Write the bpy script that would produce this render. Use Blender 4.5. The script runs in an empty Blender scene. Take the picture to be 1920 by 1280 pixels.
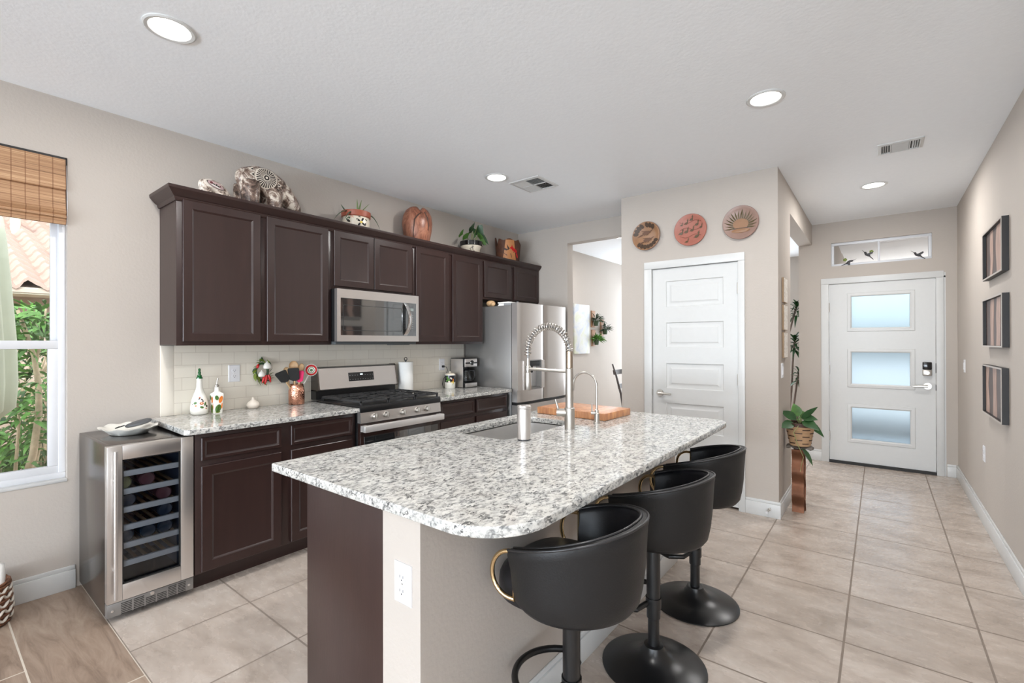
import bpy, bmesh, math, random
from mathutils import Vector, Matrix, Euler
rnd = random.Random(7)
PI = math.pi
SC = bpy.context.scene
COL = SC.collection

# ------------------------------------------------------------------ camera
F_PX, YAW, PITCH, ROLL = 881.0, math.radians(38.06), math.radians(.16), math.radians(-.13)
cd = bpy.data.cameras.new('camera'); cam = bpy.data.objects.new('camera', cd); COL.objects.link(cam)
cd.sensor_width = 36; cd.sensor_fit = 'HORIZONTAL'; cd.lens = 36*F_PX/1920; cd.clip_start = .02; cd.clip_end = 200
_F = Vector((-math.sin(YAW)*math.cos(PITCH), math.cos(YAW)*math.cos(PITCH), math.sin(PITCH)))
_R0 = Vector((math.cos(YAW), math.sin(YAW), 0)); _U0 = _R0.cross(_F)
_R = _R0*math.cos(ROLL)+_U0*math.sin(ROLL); _U = -_R0*math.sin(ROLL)+_U0*math.cos(ROLL)
cam.matrix_world = Matrix(((_R.x, _U.x, -_F.x, 0), (_R.y, _U.y, -_F.y, 0), (_R.z, _U.z, -_F.z, 1.372), (0, 0, 0, 1)))
SC.camera = cam

# ------------------------------------------------------------------ view, sky, daylight
SC.view_settings.view_transform = 'Standard'; SC.view_settings.look = 'None'
SC.view_settings.gamma = 1; SC.view_settings.use_curve_mapping = False
SC.view_settings.exposure = 0.16
SC.cycles.max_bounces = 10; SC.cycles.diffuse_bounces = 6; SC.cycles.glossy_bounces = 4
SC.cycles.transmission_bounces = 6; SC.cycles.transparent_max_bounces = 12
SC.cycles.sample_clamp_indirect = 6; SC.cycles.caustics_reflective = False; SC.cycles.caustics_refractive = False
w = bpy.data.worlds.new('world'); SC.world = w; w.use_nodes = True
nt = w.node_tree; bg = nt.nodes['Background']
sky = nt.nodes.new('ShaderNodeTexSky'); sky.sky_type = 'NISHITA'; sky.sun_disc = False
sky.sun_elevation = math.radians(50); sky.sun_rotation = math.radians(120); sky.air_density = 1; sky.dust_density = 2
hsv = nt.nodes.new('ShaderNodeHueSaturation'); hsv.inputs['Saturation'].default_value = .22
nt.links.new(sky.outputs['Color'], hsv.inputs['Color']); nt.links.new(hsv.outputs['Color'], bg.inputs['Color']); bg.inputs['Strength'].default_value = .75

def light(name, kind, loc, direction, power, color=(1, 1, 1), sx=1, sy=1, shape='RECTANGLE', spread=PI):
    d = bpy.data.lights.new(name, kind); d.energy = power; d.color = color
    if kind == 'AREA':
        d.shape = shape; d.size = sx
        if shape in ('RECTANGLE', 'ELLIPSE'): d.size_y = sy
        d.spread = spread
    o = bpy.data.objects.new(name, d); COL.objects.link(o); o.location = loc
    o.rotation_euler = Vector(direction).to_track_quat('-Z', 'Y').to_euler()
    return o
sun = light('sun_light', 'SUN', (6, -6, 9), (-.66, .40, -.62), 1.5, (1, .95, .88)); sun.data.angle = .01
# daylight through the glass doors of the living area behind the camera and the window of the room beyond
light('patio_door_daylight', 'AREA', (-.3, -7.86, 1.35), (0, 1, .10), 155, (.80, .90, 1), 5.6, 2.4)
# added fill light behind the camera, aimed upward to brighten the ceiling
light('ceiling_fill_light', 'AREA', (-.3, -7.6, .4), (0, .62, .78), 680, (.78, .89, 1), 5.6, .9)
light('living_window_daylight', 'AREA', (3.4, -2.6, 1.5), (-1, .1, .25), 85, (.80, .90, 1), 3.4, 1.9)
light('dining_window_daylight', 'AREA', (-2.3, 8.55, 1.5), (0, -1, 0), 58, (.86, .93, 1), 1.7, 1.9)

light('hallway_fill_light', 'AREA', (-3.45, 8.0, 1.5), (1, -.5, 0), 48, (.80, .90, 1), 1.0, 1.8)  # added cool fill, out of view, reaching the right hallway wall through the opening

# ------------------------------------------------------------------ materials
def sr(r, g, b):
    f = lambda c: (c/255/12.92) if c/255 <= .04045 else ((c/255+.055)/1.055)**2.4
    return (f(r), f(g), f(b), 1)
class N:
    def __init__(s, name):
        s.m = bpy.data.materials.new(name); s.m.use_nodes = True; s.t = s.m.node_tree
        s.b = s.t.nodes['Principled BSDF']; s.out = s.t.nodes['Material Output']
    def n(s, typ, **kw):
        x = s.t.nodes.new('ShaderNode'+typ)
        for k, v in kw.items():
            if k in x.inputs: s.set(x.inputs[k], v)
            else: setattr(x, k, v)
        return x
    def set(s, inp, v):
        if isinstance(v, bpy.types.NodeSocket): s.t.links.new(v, inp)
        else: inp.default_value = v
    def p(s, **kw):
        for k, v in kw.items(): s.set(s.b.inputs[k.replace('_', ' ')], v)
    def math(s, op, a, b=0.0):
        x = s.t.nodes.new('ShaderNodeMath'); x.operation = op; s.set(x.inputs[0], a); s.set(x.inputs[1], b); return x.outputs[0]
    def co(s, kind='Object', scale=(1, 1, 1), rot=(0, 0, 0), loc=(0, 0, 0)):
        src = s.n('NewGeometry').outputs['Position'] if kind == 'World' else s.n('TexCoord').outputs[kind]
        mp = s.n('Mapping'); s.set(mp.inputs['Vector'], src); mp.inputs['Scale'].default_value = scale
        mp.inputs['Rotation'].default_value = rot; mp.inputs['Location'].default_value = loc
        return mp.outputs[0]
    def noise(s, vec, scale, detail=4, rough=.5, dist=0.0):
        x = s.n('TexNoise'); s.set(x.inputs['Vector'], vec); x.inputs['Scale'].default_value = scale
        x.inputs['Detail'].default_value = detail; x.inputs['Roughness'].default_value = rough; x.inputs['Distortion'].default_value = dist
        return x.outputs['Fac']
    def ramp(s, fac, *stops, interp='LINEAR'):
        x = s.n('ValToRGB'); s.set(x.inputs[0], fac); e = x.color_ramp; e.interpolation = interp
        while len(e.elements) < len(stops): e.elements.new(.5)
        for el, (pos, c) in zip(e.elements, stops):
            el.position = pos; el.color = c if isinstance(c, tuple) else (c, c, c, 1)
        return x.outputs[0]
    def mix(s, fac, a, b, mode='MIX'):
        x = s.n('MixRGB', blend_type=mode); s.set(x.inputs[0], fac); s.set(x.inputs[1], a); s.set(x.inputs[2], b); return x.outputs[0]
    def bump(s, h, strength=.2, dist=.01):
        x = s.n('Bump'); s.set(x.inputs['Height'], h); x.inputs['Strength'].default_value = strength; x.inputs['Distance'].default_value = dist
        s.t.links.new(x.outputs[0], s.b.inputs['Normal'])
MATS = {}
def plain(name, c, rough=.5, metal=0.0, vary=0.0, vs=8, bump=0.0, bs=60, spec=.5, coat=0.0, stretch=(1, 1, 1), coord='Object'):
    k = N(name); v = k.co(coord, stretch)
    if vary:
        c2 = tuple(max(0, x*(1-vary)) for x in c[:3])+(1,)
        k.p(Base_Color=k.ramp(k.noise(v, vs, 5, .6), (.35, c2), (.65, c)))
    else:
        k.p(Base_Color=k.mix(k.noise(v, 30, 2), c, tuple(x*.96 for x in c[:3])+(1,)))
    k.p(Roughness=rough, Metallic=metal, Specular_IOR_Level=spec, Coat_Weight=coat)
    if bump: k.bump(k.noise(v, bs, 4), bump, .004)
    MATS[name] = k.m; return k.m

WALL = plain('wall_paint', sr(185, 177, 169), .75, vary=.02, vs=3, bump=.25, bs=70, spec=.25, coord='World')
CEIL = plain('ceiling_paint', sr(244, 248, 252), .85, bump=.25, bs=55, spec=.2, coord='World')
WHITE = plain('white_trim_paint', sr(208, 209, 208), .38, spec=.4)
SHELLW = plain('window_vinyl', sr(216, 218, 222), .35)
PLATE = plain('white_plastic', sr(222, 222, 225), .3)
DARK_SLOT = plain('dark_slot', sr(35, 33, 32), .6)
ESP = plain('espresso_wood', sr(48, 31, 28), .34, vary=.16, vs=5, stretch=(6, 6, .6), bump=.06, bs=40, spec=.5)
ESP_IN = plain('espresso_panel', sr(54, 37, 34), .33, vary=.16, vs=4, stretch=(6, 6, .6), bump=.05, bs=40, spec=.5)
BLACK = plain('black_enamel', sr(26, 26, 27), .28)
IRON = plain('cast_iron', sr(46, 46, 47), .55, bump=.15, bs=200)
BLKPL = plain('black_plastic', sr(24, 24, 25), .4)
BGLASS = plain('black_glass', sr(30, 32, 33), .04, spec=1.0)
BGLASS.node_tree.nodes['Principled BSDF'].inputs['IOR'].default_value = 1.9
CHROME = plain('chrome', sr(225, 225, 225), .12, 1.0)
NICKEL = plain('brushed_nickel', sr(192, 187, 180), .34, .95)
GOLD = plain('gold_tube', sr(218, 190, 146), .22, 1.0)
LEATHER = plain('charcoal_leather', sr(27, 26, 26), .48, vary=.15, vs=7, bump=.12, bs=180, spec=.35)
LEATHER_IN = plain('black_leather', sr(15, 15, 20), .42, bump=.1, bs=180)
PIPING = plain('leather_piping', sr(40, 39, 40), .3)
BLKMETAL = plain('satin_black_metal', sr(20, 20, 21), .3, spec=.55)
COPPER = plain('copper_sheet', sr(124, 82, 60), .5, .8, vary=.35, vs=9, bump=.1, bs=12)
CERAMIC = plain('white_ceramic', sr(238, 236, 228), .15, spec=.6)
CREAM = plain('cream_ceramic', sr(228, 218, 200), .25)
BEIGE_C = plain('beige_ceramic', sr(225, 215, 203), .3)
TERRA = plain('terracotta', sr(160, 84, 62), .45)
GREEN = plain('green_leaf', sr(84, 128, 60), .45, vary=.45, vs=14)
DGREEN = plain('dark_green_leaf', sr(44, 82, 42), .4, vary=.4, vs=14)
OLIVE = plain('olive_leaf', sr(120, 140, 48), .5, vary=.3, vs=20)
BGREEN = plain('bright_leaf', sr(104, 160, 70), .5, vary=.4, vs=18)
GRGREEN = plain('dusty_leaf', sr(74, 92, 70), .55, vary=.4, vs=18)
STEM = plain('plant_stem', sr(142, 150, 96), .6)
SOIL = plain('soil', sr(58, 46, 38), .95, bump=.5, bs=90)
ALOE = plain('aloe_leaf', sr(118, 140, 84), .45, vary=.35, vs=10)
RED = plain('red_glaze', sr(190, 40, 40), .3)
MAGENTA = plain('magenta_silicone', sr(200, 16, 84), .4)
ORANGE = plain('orange_glaze', sr(226, 120, 42), .3)
YELLOW = plain('yellow_glaze', sr(232, 204, 84), .3)
BLUEBK = plain('navy_glaze', sr(22, 26, 40), .15, spec=.6)
GLAZEBK = plain('black_glaze', sr(18, 18, 20), .12, spec=.6)
PINK = plain('pink_glaze', sr(228, 152, 128), .3)
GREENGL = plain('green_glass', sr(30, 96, 48), .12)
BIRCH = plain('spoon_wood', sr(196, 160, 118), .55, vary=.15, vs=6, stretch=(1, 1, .3))
DWOOD = plain('dark_walnut', sr(72, 46, 33), .5, vary=.4, vs=9, stretch=(1, 4, .6), bump=.15, bs=40)
LWOOD = plain('pale_weathered_wood', sr(176, 144, 128), .55, vary=.3, vs=9, stretch=(1, 5, .7), bump=.15, bs=40)
DRIFT = plain('driftwood', sr(120, 112, 104), .85, vary=.45, vs=14, bump=.6, bs=30)
BASKETW = plain('basket_splint', sr(184, 148, 112), .6, vary=.22, vs=16, stretch=(1, 1, 6), bump=.25, bs=60)
WICKER = plain('brown_wicker', sr(124, 82, 58), .6, vary=.35, vs=30, bump=.3, bs=80)
ROPE = plain('white_rope', sr(224, 216, 204), .8, bump=.3, bs=120)
PAPER = plain('paper_white', sr(238, 237, 233), .85, bump=.15, bs=150)
GREYCASE = plain('grey_case', sr(84, 86, 88), .5)
BURGUNDY = plain('burgundy_print', sr(128, 20, 46), .5)
CHAIRW = plain('dark_chair_wood', sr(66, 56, 52), .45, vary=.2, vs=8)
UMB = plain('sage_canvas', sr(196, 206, 184), .85, vary=.08, vs=6)
BARK = plain('pale_bark', sr(206, 190, 160), .8, vary=.25, vs=18)
STUCCO = plain('tan_stucco', sr(176, 160, 146), .9, vary=.08, vs=5, bump=.4, bs=40)
FASCIA = plain('fascia_paint', sr(196, 196, 178), .7)
ROOF = plain('clay_roof_tile', sr(158, 136, 124), .8, vary=.14, vs=4, bump=.2, bs=30)
GRAVEL = plain('gravel', sr(176, 160, 140), .95, vary=.3, vs=40, bump=.8, bs=60)
WAX = plain('white_cloth', sr(240, 238, 234), .9, bump=.3, bs=90)
SOLDER = plain('stone_bird', sr(52, 50, 52), .5)

def m_granite():
    k = N('granite'); v = k.co('World'); vs = k.co('World', (1, .55, 1), (0, 0, .5))
    big = k.noise(v, 9, 3, .6)
    base = k.ramp(k.noise(vs, 62, 5, .62, .3), (.32, sr(124, 126, 126)), (.43, sr(182, 182, 179)), (.58, sr(214, 213, 208)))
    base = k.mix(k.ramp(big, (.42, 0.), (.68, .35)), base, sr(170, 165, 156))
    vo = k.n('TexVoronoi'); k.set(vo.inputs['Vector'], vs); vo.inputs['Scale'].default_value = 110
    cell = k.ramp(vo.outputs['Color'], (.0, 1.), (.17, 1.), (.20, 0.), interp='LINEAR')
    sp = k.ramp(k.noise(vs, 105, 3, .65), (.535, 0.), (.57, 1.))
    clus = k.ramp(k.noise(v, 22, 3), (.40, .25), (.60, 1.))
    dark = k.math('MULTIPLY', k.math('MULTIPLY', sp, clus), .85)
    c = k.mix(dark, base, sr(44, 48, 52))
    c = k.mix(k.math('MULTIPLY', cell, .5), c, sr(96, 98, 98))
    k.p(Base_Color=c, Roughness=k.ramp(k.noise(v, 40), (.3, .07), (.7, .13)), Specular_IOR_Level=.55)
    return k.m
GRANITE = m_granite()
def m_tile():
    k = N('floor_tile'); v = k.co('World', loc=(.135, -.598, 0))
    br = k.n('TexBrick', offset=0.0, squash=1.0); k.set(br.inputs['Vector'], v)
    for a, b in (('Scale', 1), ('Mortar Size', .0048), ('Mortar Smooth', .1), ('Brick Width', .5), ('Row Height', .508), ('Bias', 0)): br.inputs[a].default_value = b
    br.inputs['Color1'].default_value = (1, 1, 1, 1); br.inputs['Color2'].default_value = (.93, .93, .93, 1); br.inputs['Mortar'].default_value = (1, 1, 1, 1)
    st = k.co('World', (1.0, 2.1, 1))
    c = k.ramp(k.noise(st, 3.0, 7, .66, .5), (.30, sr(160, 147, 136)), (.5, sr(184, 171, 160)), (.68, sr(198, 187, 177)))
    vein = k.ramp(k.noise(st, 9, 8, .75, 1.4), (.30, 1.), (.37, 0.))
    c = k.mix(k.math('MULTIPLY', vein, .36), c, sr(134, 120, 108))
    c = k.mix(1.0, c, br.outputs['Color'], 'MULTIPLY')
    c = k.mix(br.outputs['Fac'], c, sr(132, 120, 110))
    k.p(Base_Color=c, Roughness=k.mix(br.outputs['Fac'], k.ramp(k.noise(st, 12, 4), (.3, .21), (.7, .31)), (.8, .8, .8, 1)), Specular_IOR_Level=.45)
    k.bump(k.math('SUBTRACT', k.math('MULTIPLY', k.noise(st, 5, 1), .10), br.outputs['Fac']), .3, .004)
    return k.m
TILE = m_tile()
def m_plank():
    k = N('plank_tile'); v = k.co('World', loc=(-.04, -.598, 0))
    br = k.n('TexBrick', offset=.35, squash=1.0); k.set(br.inputs['Vector'], v)
    for a, b in (('Scale', 1), ('Mortar Size', .0035), ('Mortar Smooth', .1), ('Brick Width', 1.22), ('Row Height', .303), ('Bias', 0)): br.inputs[a].default_value = b
    br.inputs['Color1'].default_value = (1, 1, 1, 1); br.inputs['Color2'].default_value = (.84, .82, .80, 1); br.inputs['Mortar'].default_value = (1, 1, 1, 1)
    st = k.co('World', (.9, 5, 1))
    c = k.ramp(k.noise(st, 3, 8, .68, .9), (.3, sr(116, 98, 84)), (.5, sr(156, 136, 120)), (.7, sr(178, 160, 143)))
    c = k.mix(1.0, c, br.outputs['Color'], 'MULTIPLY'); c = k.mix(br.outputs['Fac'], c, sr(206, 196, 182))
    k.p(Base_Color=c, Roughness=.4); k.bump(k.noise(st, 20, 5), .12, .003)
    return k.m
PLANK = m_plank()
def m_subway():
    k = N('subway_tile'); g = k.n('NewGeometry').outputs['Position']; s = k.n('SeparateXYZ'); k.set(s.inputs[0], g)
    cmb = k.n('CombineXYZ'); k.set(cmb.inputs[0], k.math('SUBTRACT', s.outputs[1], 1.00375)); k.set(cmb.inputs[1], k.math('SUBTRACT', s.outputs[2], .9865-.0815))
    br = k.n('TexBrick', offset=.5, squash=1.0); k.set(br.inputs['Vector'], cmb.outputs[0])
    for a, b in (('Scale', 1), ('Mortar Size', .0016), ('Mortar Smooth', .25), ('Brick Width', .1575), ('Row Height', .0815), ('Bias', 0)): br.inputs[a].default_value = b
    br.inputs['Color1'].default_value = sr(226, 219, 206); br.inputs['Color2'].default_value = sr(221, 214, 201); br.inputs['Mortar'].default_value = sr(196, 186, 172)
    k.p(Base_Color=br.outputs['Color'], Roughness=k.mix(br.outputs['Fac'], (.18, .18, .18, 1), (.8, .8, .8, 1)))
    k.bump(k.math('SUBTRACT', 1.0, br.outputs['Fac']), .3, .002)
    return k.m
SUBWAY = m_subway()
def m_steel(name, c, rough=.24, stretch=(1, 1, 60), metal=1.0):
    k = N(name); v = k.co('Object', tuple(x*6 for x in stretch)); n = k.noise(v, 6, 2)
    k.p(Base_Color=k.mix(n, c, tuple(x*.95 for x in c[:3])+(1,)), Metallic=metal, Roughness=k.ramp(n, (.3, rough*.93), (.7, rough*1.07)), Anisotropic=.3)
    return k.m
STEEL = m_steel('stainless_steel', sr(212, 207, 203), .30, metal=.88)
STEELG = m_steel('grey_steel_side', sr(150, 148, 146), .38, metal=.75)
STEELD = m_steel('dark_steel_case', sr(112, 106, 102), .22, metal=.9)
SINKM = m_steel('sink_steel', sr(200, 198, 195), .34, (1, 1, 1), .55)
HAMMER = plain('hammered_copper', sr(224, 164, 138), .2, 1.0)
def hammer():
    k = N('hammered_copper_dimples'); v = k.co('Object'); vo = k.n('TexVoronoi'); k.set(vo.inputs['Vector'], v); vo.inputs['Scale'].default_value = 110
    k.p(Base_Color=sr(226, 164, 138), Metallic=1.0, Roughness=.2); k.bump(vo.outputs['Distance'], .6, .003); return k.m
HAMMER = hammer()
def m_bear():
    k = N('horsehair_glaze'); v = k.co('Object')
    a = k.ramp(k.noise(v, 13, 8, .72, 1.2), (.40, sr(58, 46, 40)), (.50, sr(128, 106, 94)), (.60, sr(222, 212, 198)))
    k.p(Base_Color=a, Roughness=.35, Specular_IOR_Level=.4); return k.m
BEAR = m_bear()
BEARL = plain('cream_glaze', sr(222, 212, 198), .4, vary=.15, vs=30)
BEARD = plain('dark_brown_slip', sr(40, 31, 27), .5)
def m_bamboo():
    k = N('woven_bamboo'); v = k.co('World', (1, 1, 1)); s = k.n('SeparateXYZ'); k.set(s.inputs[0], v)
    z = k.co('World', (.5, .8, 150)); nz = k.noise(z, 1.4, 3, .7)
    c = k.ramp(nz, (.32, sr(98, 68, 46)), (.43, sr(156, 118, 86)), (.6, sr(182, 144, 108)), (.72, sr(206, 174, 138)))
    st = k.math('FRACT', k.math('MULTIPLY', s.outputs[1], 19.0)); line = k.math('LESS_THAN', st, .10)
    c = k.mix(k.math('MULTIPLY', line, .6), c, sr(112, 70, 42))
    k.p(Base_Color=c, Roughness=.65); k.bump(nz, .6, .004); return k.m
BAMBOO = m_bamboo()
def m_burl():
    k = N('turned_burl_wood'); v = k.co('Object', (1, 1, .45))
    a = k.ramp(k.noise(v, 11, 8, .7, 2.2), (.30, sr(74, 44, 34)), (.45, sr(130, 80, 60)), (.6, sr(166, 112, 88)), (.75, sr(112, 68, 52)))
    k.p(Base_Color=a, Roughness=.38); return k.m
BURL = m_burl()
def m_butcher():
    k = N('butcher_block'); v = k.co('Object'); s = k.n('SeparateXYZ'); k.set(s.inputs[0], v)
    vo = k.n('TexBrick', offset=.5, squash=1.0); k.set(vo.inputs['Vector'], v)
    for a, b in (('Scale', 1), ('Mortar Size', .0004), ('Brick Width', .052), ('Row Height', .026), ('Bias', 0)): vo.inputs[a].default_value = b
    vo.inputs['Color1'].default_value = sr(206, 150, 104); vo.inputs['Color2'].default_value = sr(158, 100, 72); vo.inputs['Mortar'].default_value = sr(112, 66, 40)
    c = k.mix(.4, vo.outputs['Color'], k.ramp(k.noise(k.co('Object', (4, 4, 1)), 14, 5), (.35, sr(160, 100, 70)), (.65, sr(222, 168, 120))))
    k.p(Base_Color=c, Roughness=.4); return k.m
BUTCHER = m_butcher()
def m_thin_glass(name, tint=(1, 1, 1, 1), refl=.08):
    k = N(name); t = k.n('BsdfTransparent'); t.inputs[0].default_value = tint; g = k.n('BsdfGlossy'); g.inputs['Roughness'].default_value = .02
    fr = k.n('Fresnel'); fr.inputs[0].default_value = 1.45; mx = k.n('MixShader'); k.set(mx.inputs[0], k.math('MULTIPLY', fr.outputs[0], refl/.04))
    k.t.links.new(t.outputs[0], mx.inputs[1]); k.t.links.new(g.outputs[0], mx.inputs[2]); k.t.links.new(mx.outputs[0], k.out.inputs[0]); return k.m
GLASS = m_thin_glass('window_glass', (1, 1, 1, 1), .04)
COOLGLASS = m_thin_glass('tinted_cooler_glass', (.86, .89, .94, 1), .045)
CLEARGL = m_thin_glass('carafe_glass', (.8, .82, .84, 1), .05)
def m_frost():
    k = N('frosted_glass'); t = k.n('BsdfTranslucent'); t.inputs[0].default_value = sr(236, 246, 252); d = k.n('BsdfRefraction'); d.inputs['Roughness'].default_value = .45; d.inputs['IOR'].default_value = 1.08; d.inputs[0].default_value = sr(232, 246, 255)
    mx = k.n('MixShader'); mx.inputs[0].default_value = .6; k.t.links.new(t.outputs[0], mx.inputs[1]); k.t.links.new(d.outputs[0], mx.inputs[2]); k.t.links.new(mx.outputs[0], k.out.inputs[0]); return k.m
FROST = m_frost()
def m_emit(name, c, s):
    k = N(name); k.p(Base_Color=c, Emission_Color=c, Emission_Strength=s); return k.m
LAMP = m_emit('lamp_lens', (1, .97, .92, 1), 9)
LCD = m_emit('lcd_digits', (.8, .95, 1, 1), 1.2)
def m_art(name, cols, scale=6, coord='Object'):
    k = N(name); v = k.co(coord); n = k.noise(v, scale, 5, .6, .8)
    k.p(Base_Color=k.ramp(n, *[(.28+.44*i/(len(cols)-1), c) for i, c in enumerate(cols)]), Roughness=.6); return k.m
CANVAS = m_art('pastel_canvas', [sr(206, 211, 214), sr(194, 203, 216), sr(214, 217, 217), sr(208, 213, 190), sr(212, 215, 213)], 4)
COLLAGE = m_art('collage_art', [sr(120, 108, 92), sr(214, 206, 194), sr(240, 236, 230), sr(150, 140, 126)], 22)

# ------------------------------------------------------------------ geometry helpers
class B:
    def __init__(s): s.bm = bmesh.new(); s.mi = 0
    def face(s, vs):
        try: f = s.bm.faces.new(vs)
        except ValueError: return None
        f.material_index = s.mi; return f
    def box(s, x0, x1, y0, y1, z0, z1, bev=0.0, seg=2):
        m = Matrix.Translation(((x0+x1)/2, (y0+y1)/2, (z0+z1)/2)) @ Matrix.Diagonal((abs(x1-x0), abs(y1-y0), abs(z1-z0), 1))
        r = bmesh.ops.create_cube(s.bm, size=1, matrix=m); vs = r['verts']
        fs = set(f for v in vs for f in v.link_faces)
        for f in fs: f.material_index = s.mi
        if bev > 0:
            es = list(set(e for v in vs for e in v.link_edges))
            r = bmesh.ops.bevel(s.bm, geom=es, offset=bev, segments=seg, affect='EDGES', profile=.5, material=-1)
        return s
    def rings(s, rings, close=True, cap0=True, cap1=True):
        """rings: lists of points; closed loops joined in order"""
        vr = [[s.bm.verts.new(p) for p in r] for r in rings]
        n = len(vr[0])
        for a, b in zip(vr, vr[1:]):
            for i in range(n if close else n-1):
                j = (i+1) % n; s.face((a[i], a[j], b[j], b[i]))
        if cap0: s.face(list(reversed(vr[0])))
        if cap1: s.face(vr[-1])
        return s
    def lathe(s, prof, c=(0, 0, 0), seg=32, axis='z', sx=1, sy=1, cap0=True, cap1=True):
        rs = []
        for r, z in prof:
            ring = []
            for i in range(seg):
                a = 2*PI*i/seg; p = (r*math.cos(a)*sx, r*math.sin(a)*sy, z)
                if axis == 'x': p = (p[2], p[0], p[1])
                elif axis == 'y': p = (p[1], p[2], p[0])
                ring.append((c[0]+p[0], c[1]+p[1], c[2]+p[2]))
            rs.append(ring)
        return s.rings(rs, True, cap0, cap1)
    def cyl(s, c, r, h, axis='z', r2=None, seg=24, bev=0.0):
        r2 = r if r2 is None else r2
        if bev: pr = [(r-bev, 0), (r, bev), (r2, h-bev), (r2-bev, h)]
        else: pr = [(r, 0), (r2, h)]
        return s.lathe(pr, c, seg, axis)
    def tube(s, pts, r, seg=10, closed=False, caps=True, flat=1.0):
        P = [Vector(p) for p in pts]; n = len(P); rs = r if isinstance(r, (list, tuple)) else [r]*n
        T = []
        for i in range(n):
            a = P[(i-1) % n] if (closed or i > 0) else P[i]; b = P[(i+1) % n] if (closed or i < n-1) else P[i]
            T.append((b-a).normalized())
        up = Vector((0, 0, 1)) if abs(T[0].z) < .9 else Vector((1, 0, 0))
        u = (up - T[0]*up.dot(T[0])).normalized(); rings = []
        for i in range(n):
            u = (u - T[i]*u.dot(T[i])); u = u.normalized() if u.length > 1e-6 else T[i].orthogonal().normalized()
            v = T[i].cross(u)
            rings.append([P[i]+(u*math.cos(2*PI*k/seg)*flat+v*math.sin(2*PI*k/seg))*rs[i] for k in range(seg)])
        if closed: return s.rings(rings+[rings[0]], True, False, False)
        return s.rings(rings, True, caps, caps)
    def prism(s, poly, plane, d0, d1):
        mp = {'xy': lambda u, v, d: (u, v, d), 'xz': lambda u, v, d: (u, d, v), 'yz': lambda u, v, d: (d, u, v)}[plane]
        return s.rings([[mp(u, v, d0) for u, v in poly], [mp(u, v, d1) for u, v in poly]])
    def sphere(s, c, rx, ry=None, rz=None, seg=20, n=12):
        ry = rx if ry is None else ry; rz = rx if rz is None else rz
        rs = [[(c[0]+rx*math.sin(PI*j/n)*math.cos(2*PI*i/seg), c[1]+ry*math.sin(PI*j/n)*math.sin(2*PI*i/seg), c[2]-rz*math.cos(PI*j/n)) for i in range(seg)] for j in range(1, n)]
        return s.rings(rs)
    def grid(s, f, nu, nv):
        vs = [[s.bm.verts.new(f(i/nu, j/nv)) for j in range(nv+1)] for i in range(nu+1)]
        for i in range(nu):
            for j in range(nv): s.face((vs[i][j], vs[i+1][j], vs[i+1][j+1], vs[i][j+1]))
        return s
    def leaf(s, p, d, L, W, droop=.3, roll=0.0, nseg=6, fold=.25, heart=False):
        """a real curved leaf blade: base p, direction d"""
        p = Vector(p); d = Vector(d).normalized(); side = d.cross(Vector((0, 0, 1)))
        side = side.normalized() if side.length > 1e-4 else Vector((1, 0, 0))
        side = (Matrix.Rotation(roll, 3, d) @ side); nrm = side.cross(d)
        rows = []
        for i in range(nseg+1):
            t = i/nseg
            w_ = W*(math.sin(PI*min(1, t**.75*1.0))**.9 if not heart else (1-t)**.65*min(1, t*6+.05)*1.15)
            if i == 0: w_ = W*.06
            if i == nseg: w_ = W*.03
            c = p+d*(L*t)+Vector((0, 0, -1))*(droop*L*t*t)
            rows.append((c-side*w_*.5+nrm*fold*w_*.5, c, c+side*w_*.5+nrm*fold*w_*.5))
        vs = [[s.bm.verts.new(q) for q in r] for r in rows]
        for a, b in zip(vs, vs[1:]):
            s.face((a[0], a[1], b[1], b[0])); s.face((a[1], a[2], b[2], b[1]))
        return s
def wmat(o):
    m = o.matrix_basis.copy()
    while o.parent: o = o.parent; m = o.matrix_basis @ m
    return m
def obj(name, b, mats, parent=None, smooth=35, local=False):
    me = bpy.data.meshes.new(name); bm = b.bm
    if parent is not None and not local: bm.transform(wmat(parent).inverted())
    bmesh.ops.recalc_face_normals(bm, faces=bm.faces)
    bm.to_mesh(me); bm.free()
    for m in (mats if isinstance(mats, (list, tuple)) else [mats]): me.materials.append(m)
    if smooth:
        me.polygons.foreach_set('use_smooth', [True]*len(me.polygons)); me.set_sharp_from_angle(angle=math.radians(smooth))
    o = bpy.data.objects.new(name, me); COL.objects.link(o)
    if parent is not None: o.parent = parent
    return o
def tag(o, label, cat, group=None, kind=None):
    o['label'] = label; o['category'] = cat
    if group: o['group'] = group
    if kind: o['kind'] = kind
    return o
def thing(name, label, cat, loc=(0, 0, 0), rz=0.0, group=None, kind=None):
    o = bpy.data.objects.new(name, None); COL.objects.link(o); o.empty_display_size = .1
    o.location = loc; o.rotation_euler = (0, 0, rz); o.matrix_basis = Matrix.Translation(loc) @ Matrix.Rotation(rz, 4, 'Z')
    return tag(o, label, cat, group, kind)
def struct(name, b, mats, label, cat, parent=None, smooth=35):
    o = obj(name, b, mats, parent, smooth)
    if parent is None: tag(o, label, cat, None, 'structure')
    return o
def plabel(o, text): o['label'] = text; return o
def pmap(face, at):
    return {'+x': lambda u, v, d: (at+d, u, v), '-x': lambda u, v, d: (at-d, u, v), '+y': lambda u, v, d: (u, at+d, v), '-y': lambda u, v, d: (u, at-d, v)}[face]
def prings(b, P, u0, u1, v0, v1, steps, cap=True):
    """concentric rectangles (inset, depth) - a moulded panel"""
    b.rings([[P(u0+i, v0+i, d), P(u1-i, v0+i, d), P(u1-i, v1-i, d), P(u0+i, v1-i, d)] for i, d in steps], True, False, cap)
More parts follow.
